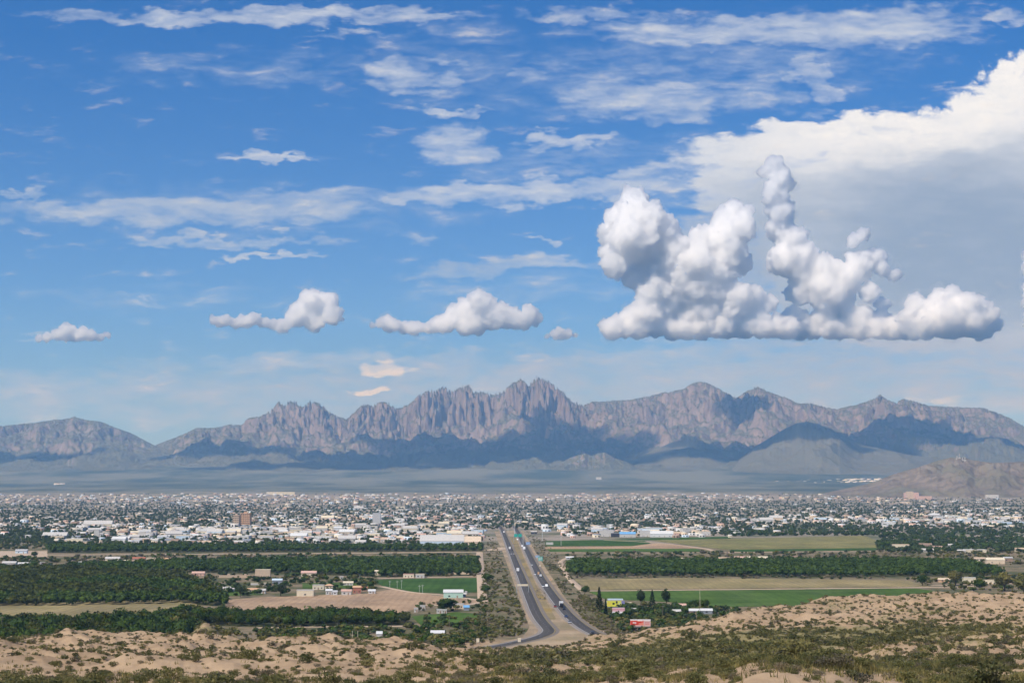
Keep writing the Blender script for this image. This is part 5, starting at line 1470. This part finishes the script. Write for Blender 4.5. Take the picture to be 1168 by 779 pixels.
# ---------------------------------------------------------------- signs, poles, vehicles
def empty(name, label, cat, loc, rz=0, group=None):
    e = bpy.data.objects.new(name, None); COL.objects.link(e)
    e.location = loc; e.rotation_euler = (0, 0, rz)
    return tag(e, label, cat, group)
def panel_mat(name, base, marks):
    """printed panel: blotches of colour too far off to read, marks = (u0, u1, v0, v1, colour) in panel units"""
    def f(n, out):
        u, v, w = n.xyz(n.n.new('ShaderNodeTexCoord').outputs['Generated'])
        nz = n.noise(n.n.new('ShaderNodeTexCoord').outputs['Generated'], 9, 3, .6)
        c = base
        for (u0, u1, v0, v1, col) in marks:
            uu = n.m('ADD', u, n.m('MULTIPLY', n.m('SUBTRACT', nz, .5), .05))
            f_ = n.m('MULTIPLY', n.m('MULTIPLY', n.m('GREATER_THAN', uu, u0), n.m('LESS_THAN', uu, u1)), n.m('MULTIPLY', n.m('GREATER_THAN', w, v0), n.m('LESS_THAN', w, v1)))
            c = n.mix(f_, c, col)
        surf(n, out, c, .6, .2)
    return mat(name, f)
M_steel = plain('galvanised_steel', (.30, .31, .32), .5, .4, .1, 1)
M_wood = plain('weathered_pole_wood', (.20, .155, .115), .9, .1, .2, 2)
def billboard(label, px, py_top, py_bot, wpx, foot_py, panel, legs=3):
    p = gpt(px, foot_py); k = p.y / FPX
    z0 = max(gz(p.x, p.y), 0)
    zt, zb = row_z(py_top, p.y), row_z(py_bot, p.y)
    e = empty('billboard', label, 'billboard', (p.x, p.y, z0))
    w = wpx * k
    MB().box(-w / 2, -.18, zb - z0, w / 2, .12, zt - z0).build('panel', panel, e)
    fr = MB().box(-w / 2 - .2, .12, zb - z0 - .2, w / 2 + .2, .5, zb - z0 + .1).box(-w / 2 - .2, .12, zt - z0 - .1, w / 2 + .2, .5, zt - z0 + .15)
    fr.build('frame', M_steel, e)
    MB().box(-w / 2, -1.4, zb - z0 - .5, w / 2, -.25, zb - z0 - .35).build('catwalk', M_steel, e)
    for i in range(legs):
        x = -w / 2 + w * (i + .5) / legs
        MB().cyl(x, .9, -1, zt - z0 - .4, .22).build('post', M_wood, e)
    return e
WHT, RED = (.75, .74, .72), (.55, .045, .03)
billboard('red and white billboard in front of the settlement bushes', 730.5, 706.2, 714, 23, 719, panel_mat('red_billboard_print', (.62, .12, .08),
          [(0, 1, .86, 1, WHT), (0, 1, 0, .16, (.60, .42, .36)), (.05, .55, .22, .72, RED), (.12, .30, .45, .58, WHT), (.42, .66, .30, .44, (.75, .33, .22)), (.66, 1, .2, .86, (.62, .45, .42)), (.70, .96, .3, .42, RED), (.70, .96, .55, .66, (.5, .16, .15)), (.36, .6, .74, .86, (.7, .5, .42))]))
billboard('yellow billboard with black blotches and a violet right end', 702, 685, 691.5, 21, 696, panel_mat('yellow_billboard_print', (.62, .60, .07),
          [(.34, .46, .35, .68, (.02, .02, .025)), (.52, .62, .55, .95, (.02, .02, .025)), (.55, .70, .08, .40, (.03, .03, .03)), (.68, .78, .35, .72, (.55, .60, .35)), (.82, 1, 0, 1, (.20, .19, .36)), (.06, .28, .2, .8, (.66, .52, .08)), (0, .04, 0, 1, (.6, .58, .55))]))
billboard('faded pink billboard with a white lower strip', 705.5, 692.8, 699, 14, 703, panel_mat('pink_billboard_print', (.62, .33, .35), [(0, 1, 0, .3, WHT), (.05, .95, .4, .5, (.66, .45, .46)), (.05, .95, .62, .72, (.56, .26, .29)), (0, 1, .9, 1, (.7, .55, .55))]))

def sign(name, label, px, py_c, wpx, hpx, foot_py, col, posts=2, cat='road sign', border=None):
    p = gpt(px, foot_py); k = p.y / FPX
    e = empty(name, label, cat, (p.x, p.y, 0.3))
    w, h = wpx * k, hpx * k; zc = row_z(py_c, p.y) - .3
    MB().box(-w / 2, -.06, zc - h / 2, w / 2, .06, zc + h / 2).build('panel', MP[col], e)
    if border:
        for (x0, x1, a, b) in ((-.42, -.12, .1, .3), (-.05, .40, .1, .3), (-.42, .1, -.3, -.1), (.2, .4, -.3, -.1)):
            MB().box(x0 * w, -.09, zc + a * h, x1 * w, -.07, zc + b * h).build('lettering', MP[border], e)
    for i in range(posts):
        x = 0 if posts == 1 else -w * .35 + w * .7 * i / (posts - 1)
        MB().cyl(x, .2, -.6, zc + h / 2, .12).build('post', M_steel, e)
    return e
sign('road_sign', 'small tan sign board at the lower left bend of the highway', 592.3, 729.5, 3.4, 4.6, 733.5, 'cream')
sign('road_sign', 'small tan sign board in the brush left of the bend', 545, 730, 3.4, 4.6, 735, 'cream')
sign('road_sign', 'green sign on the right verge, large turquoise panel', 616.5, 637, 5, 5, 643, 'teal', 2, 'road sign', 'lightgrey')
sign('road_sign', 'blue sign just behind the turquoise one', 613.2, 634.5, 4.6, 2.6, 640, 'sky', 2, 'road sign', 'white')
sign('road_sign', 'blue sign on the right verge near the far end of the highway', 602.3, 619.5, 5, 3.2, 625, 'blue', 2, 'road sign', 'paleblue')
sign('road_sign', 'small orange work sign on the right shoulder', 614.2, 653.4, 2, 3, 656, 'orange', 1)
sign('road_sign', 'small pale square sign on the right verge below the turquoise one', 616, 644.9, 1.6, 1.8, 648, 'cream', 1)
sign('road_sign', 'small orange sign on the right verge further down', 628, 660.5, 2, 2.5, 664, 'orange', 1)
# sign gantries
def gantry(label, x0, x1, py, foot, hpx, col, panels=()):
    a, b = gpt(x0, foot), gpt(x1, foot); k = a.y / FPX
    z = row_z(py, a.y)
    e = empty('sign_gantry', label, 'gantry', ((a.x + b.x) / 2, a.y, .4))
    w = (b.x - a.x) / 2
    for s in (-1, 1):
        MB().cyl(s * w, 0, -.8, z, .3).build('post', M_steel, e)
    MB().bar((-w, 0, z - .1), (w, 0, z - .1), .22).bar((-w, 0, z - 1.2), (w, 0, z - 1.2), .18).build('beam', M_steel, e)
    for (u0, u1) in panels:
        MB().box(-w + 2 * w * u0, -.5, z - .4 - hpx * k / 2, -w + 2 * w * u1, -.34, z - .4 + hpx * k / 2).build('panel', MP[col], e)
gantry('gantry with a long cream panel spanning the left carriageway', 589.5, 603, 667, 676, 2.2, 'cream', ((.05, .95),))
gantry('far gantry with twin green panels over the right carriageway', 586, 595.5, 610.5, 619, 3.6, 'teal', ((.05, .46), (.54, .95)))
# utility poles
def pole(label, px, py_top, py_bot, arm=True, material=None, group=None, r=.16):
    p = gpt(px, py_bot); z0 = gz(p.x, p.y)
    if z0 > 2:                                   # stands on the near hills
        for _ in range(6):
            pass
    h = max(4.0, row_z(py_top, p.y) - z0)
    e = empty('utility_pole', label, 'pole', (p.x, p.y, z0), 0, group)
    MB().cyl(0, 0, -.8, h, r, r * .75).build('post', material or M_wood, e)
    if arm:
        MB().box(-1.3, -.1, h - 1.1, 1.3, .1, h - .9).build('crossarm', material or M_wood, e)
    return e
pole('tall wooden utility pole at the far left before the nearest orchard', 1.6, 702, 730)
pole('wooden utility pole with crossarm in front of the nearest orchard', 157, 709, 727)
pole('grey pole in front of the hedge-like orchard', 350, 714, 734, False)
pole('pale leaning post at the crest of the sandy ridge, left one', 402, 719, 732, False, MP['cream'])
pole('pale post at the crest of the sandy ridge, right one', 408, 719, 732, False, MP['cream'])
pole('thin pale pole in front of the bright green field', 798.5, 671, 696, False, MP['cream'])
pole('thin dark pole by the settlement bushes', 756, 690, 706)
pole('thin pole in the brush left of the highway', 512.5, 703, 722, False)
pole('pole on the crest of the right hill with a bare top', 870, 690, 707, False)
for x, a, b, l in ((444.6, 662, 670, 'leftmost thin floodlight pole on the green sports field'), (453, 662, 671, 'second floodlight pole from the left on the sports field'), (458, 661, 671.5, 'third floodlight pole from the left on the sports field'), (478.4, 667, 676, 'left one of the close pair of floodlight poles'), (482, 666.5, 676, 'right one of the close pair of floodlight poles')):
    pole(l, x, a, b, True, MP['lightgrey'], None, .13)
for x, a, b, l in ((545.5, 588, 618, 'very tall thin mast left of the far end of the highway'), (579.5, 596, 607, 'highway light mast on the left at the far end'), (587, 594, 612, 'highway light mast in the far median'), (596.7, 610, 627, 'light mast right of the far gantry'), (618.7, 603, 618, 'light mast before the depot right of the highway'), (640, 612, 622, 'lone mast at the corner of the first green field'), (1004, 554, 566, 'tall mast in front of the desert hill')):
    pole(l, x, a, b, True, MP['lightgrey'], None, .35)
# wires between the two poles of the nearest orchard
def wire(label, a, b, sag):
    P = [Vector(a).lerp(Vector(b), t / 14) - Vector((0, 0, sag * 4 * (t / 14) * (1 - t / 14))) for t in range(15)]
    V, Q, T = tube_np([tuple(p) for p in P], [.035] * 15, 4)
    tag(link('power_line', npmesh('power_line', V, [Q, T], MP['dark'])), label, 'power line')
pa, pb = gpt(1.6, 730), gpt(157, 727)
za, zb_ = row_z(703.5, pa.y), row_z(710.5, pb.y)
wire('power line along the front of the nearest orchard', (pa.x, pa.y, za), (pb.x, pb.y, zb_), 2.5)
# masts on the top of the desert hill
hb = at(1094, 522.5, 11500)
_hill = [o for o in COL.objects if o.name.startswith('desert_hill')][0]
def gzh(x, y, dz):
    hit, loc, nrm, i = _hill.ray_cast(Vector((x, y, 3000.0)), Vector((0, 0, -1)))
    return loc.z if hit else dz
for dx_, h, l in ((-14, 22, 'white antenna mast on the desert hill top, left one'), (-4, 34, 'tallest white antenna mast on the desert hill top'), (9, 20, 'white antenna mast on the desert hill top, middle of the right pair'), (20, 26, 'white antenna mast on the desert hill top, right one')):
    e = empty('antenna_mast', l, 'antenna', (hb.x + dx_ * 1.5, hb.y - 30, gzh(hb.x + dx_ * 1.5, hb.y - 30, hb.z)))
    MB().cyl(0, 0, -4, h, 2.0, 1.2).build('mast', MP['white'], e)
    MB().cyl(0, -1.5, h * .55, h * .55 + 5, 4.5).build('dish', MP['white'], e)
    MB().box(-6, -4, -6, 6, 4, 7).build('base_hut', MP['white'], e)

# --- traffic
M_tyre = plain('tyre_rubber', (.025, .025, .026), .9, .1, .1, 4)
M_lamp = mat('tail_lamp', lambda n, o: surf(n, o, (.4, .02, .02), .3, .5))
def car_paint(name, c):
    return mat(name, lambda n, o: surf(n, o, n.mix(n.noise(n.n.new('ShaderNodeTexCoord').outputs['Object'], .8, 2, .5), tuple(v * .93 for v in c), c), .28, .5))
CARC = {'white': car_paint('car_white', (.78, .78, .77)), 'red': car_paint('car_red', (.25, .02, .02)), 'dark': car_paint('car_dark', (.02, .022, .028)), 'silver': car_paint('car_silver', (.45, .46, .47)), 'blue': car_paint('car_blue', (.03, .06, .18))}
def prism(profile, w):
    """side outline (y, z) swept across the width w"""
    n = len(profile)
    V = [(s * w / 2, y, z) for s in (-1, 1) for y, z in profile]
    return V, [tuple(range(n))[::-1], tuple(range(n, 2 * n))] + [(i, (i + 1) % n, n + (i + 1) % n, n + i) for i in range(n)]
def vehicle(kind, colr, label, px, py, heading=1, lane_pts=None):
    p = gpt(px, py)
    P = CWL if px < np.interp(py, [600, 640, 668, 690, 715, 735], [582, 598, 612, 622, 640, 660]) else CWR
    i = min(range(len(P) - 1), key=lambda q: (P[q] - p).length)
    d = P[min(i + 1, len(P) - 1)] - P[max(i - 1, 0)]
    rz = math.atan2(-d.x, d.y) + (0 if heading > 0 else math.pi)
    e = empty({'car': 'car', 'van': 'van', 'truck': 'lorry', 'pickup': 'pickup_truck'}[kind], label, {'car': 'car', 'van': 'van', 'truck': 'truck', 'pickup': 'pickup truck'}[kind], (p.x, p.y, .575), rz)
    e.scale = (1.18, 1.18, 1.18)
    L, w, wr = {'car': (4.6, 1.85, .34), 'van': (5.6, 2.05, .38), 'truck': (10.5, 2.5, .5), 'pickup': (5.8, 2.0, .42)}[kind]
    m_ = CARC[colr]; y0, y1 = -L / 2, L / 2
    if kind == 'car':
        body = [(y0, .35), (y1, .35), (y1, .75), (y1 - .9, .92), (y0 + .7, .98), (y0, .9)]
        cab = [(y1 - 1.1, .93), (y1 - 1.9, 1.42), (y0 + 1.1, 1.45), (y0 + .45, .96)]
    elif kind == 'van':
        body = [(y0, .4), (y1, .4), (y1, 1.0), (y1 - .8, 1.2), (y1 - 1.5, 2.1), (y0 + .1, 2.15), (y0, 1.9)]
        cab = [(y1 - .95, 1.22), (y1 - 1.45, 1.95), (y1 - 2.4, 1.95), (y1 - 2.4, 1.22)]
    elif kind == 'pickup':
        body = [(y0, .5), (y1, .5), (y1, 1.0), (y1 - 1.2, 1.1), (y0, 1.1)]
        cab = [(y1 - 1.25, 1.1), (y1 - 1.9, 1.75), (y1 - 3.4, 1.75), (y1 - 3.5, 1.1)]
    else:
        body = [(y1 - 2.3, .6), (y1, .6), (y1, 2.0), (y1 - .35, 2.9), (y1 - 2.3, 2.9)]
        cab = [(y1 - .02, 1.75), (y1 - .32, 2.6), (y1 - .8, 2.6), (y1 - .8, 1.75)]
    MB().raw(*prism(body, w)).build('body', m_, e)
    MB().raw(*prism(cab, w * (.86 if kind != 'van' and kind != 'truck' else 1.02))).build('window', M_glass, e)
    if kind == 'truck':
        MB().box(-w / 2, y0, .9, w / 2, y1 - 2.6, 3.7).build('cargo_box', CARC['white'], e)
        MB().box(-w * .4, y0, .6, w * .4, y1 - 2.3, .88).build('chassis', MP['dark'], e)
    for sy in (y0 + L * .2, y1 - L * .18):
        for sx in (-1, 1):
            n = 12
            V = [(sx * (w / 2 - .12) + dx_, sy + wr * math.cos(a / n * 6.2832), wr + wr * math.sin(a / n * 6.2832)) for dx_ in (-.12, .12) for a in range(n)]
            MB().raw(V, [tuple(range(n))[::-1], tuple(range(n, 2 * n))] + [(a, (a + 1) % n, n + (a + 1) % n, n + a) for a in range(n)]).build('wheel', M_tyre, e)
    for sx in (-1, 1):
        zz = .75 if kind != 'truck' else .95
        MB().box(sx * w * .36 - .15, y0 - .04, zz, sx * w * .36 + .15, y0 + .02, zz + .18).build('tail_light', M_lamp, e)
    return e
for a in (('truck', 'white', 'large white lorry at the far end of the left carriageway', 574.8, 608.2, -1), ('van', 'white', 'white van on the far right carriageway under the green gantry', 590.2, 616.2, 1), ('van', 'white', 'white van left one of a pair near the blue sign', 595.6, 623.8, 1), ('truck', 'white', 'white lorry right one of a pair near the blue sign', 598, 627, 1),
          ('truck', 'white', 'white lorry coming towards us by the yellow median', 581.4, 627, -1), ('car', 'dark', 'dark car close behind the white lorry by the yellow median', 584.4, 628.2, -1), ('car', 'white', 'white car left one of two abreast on the left carriageway', 583.4, 632.4, -1), ('car', 'white', 'white car right one of two abreast on the left carriageway', 586.2, 632.4, -1),
          ('truck', 'dark', 'lorry with dark cab and white box, alone on the left carriageway', 590.6, 652.5, -1), ('car', 'white', 'small white car alone on the right carriageway opposite the turquoise sign', 606.8, 645.2, 1), ('car', 'white', 'white car just left behind the silver van', 610.2, 656, 1), ('van', 'silver', 'silver van near the small orange work sign', 616.6, 658.2, 1),
          ('car', 'white', 'white car left one of two abreast beside the planting bed', 619.6, 669.8, 1), ('van', 'white', 'white van right one of two abreast beside the planting bed', 623.3, 669.8, 1), ('car', 'red', 'dark red car on the inner lane below the planting bed', 633.2, 693, 1), ('truck', 'dark', 'white-topped lorry with dark cab on the right carriageway', 640.2, 692.8, 1),
          ('car', 'dark', 'dark car right behind the white-topped lorry', 643.4, 696, 1), ('car', 'blue', 'dark blue car in the bend below the white-topped lorry', 645.6, 704.5, 1), ('car', 'silver', 'silver car in the bend of the right carriageway', 649.6, 711.3, 1), ('pickup', 'dark', 'black pickup nearest to us at the end of the right carriageway', 675.5, 724.4, 1),
          ('van', 'white', 'white van parked off the road at the bottom of the highway', 670.7, 733.6, 1)):
    vehicle(*a)
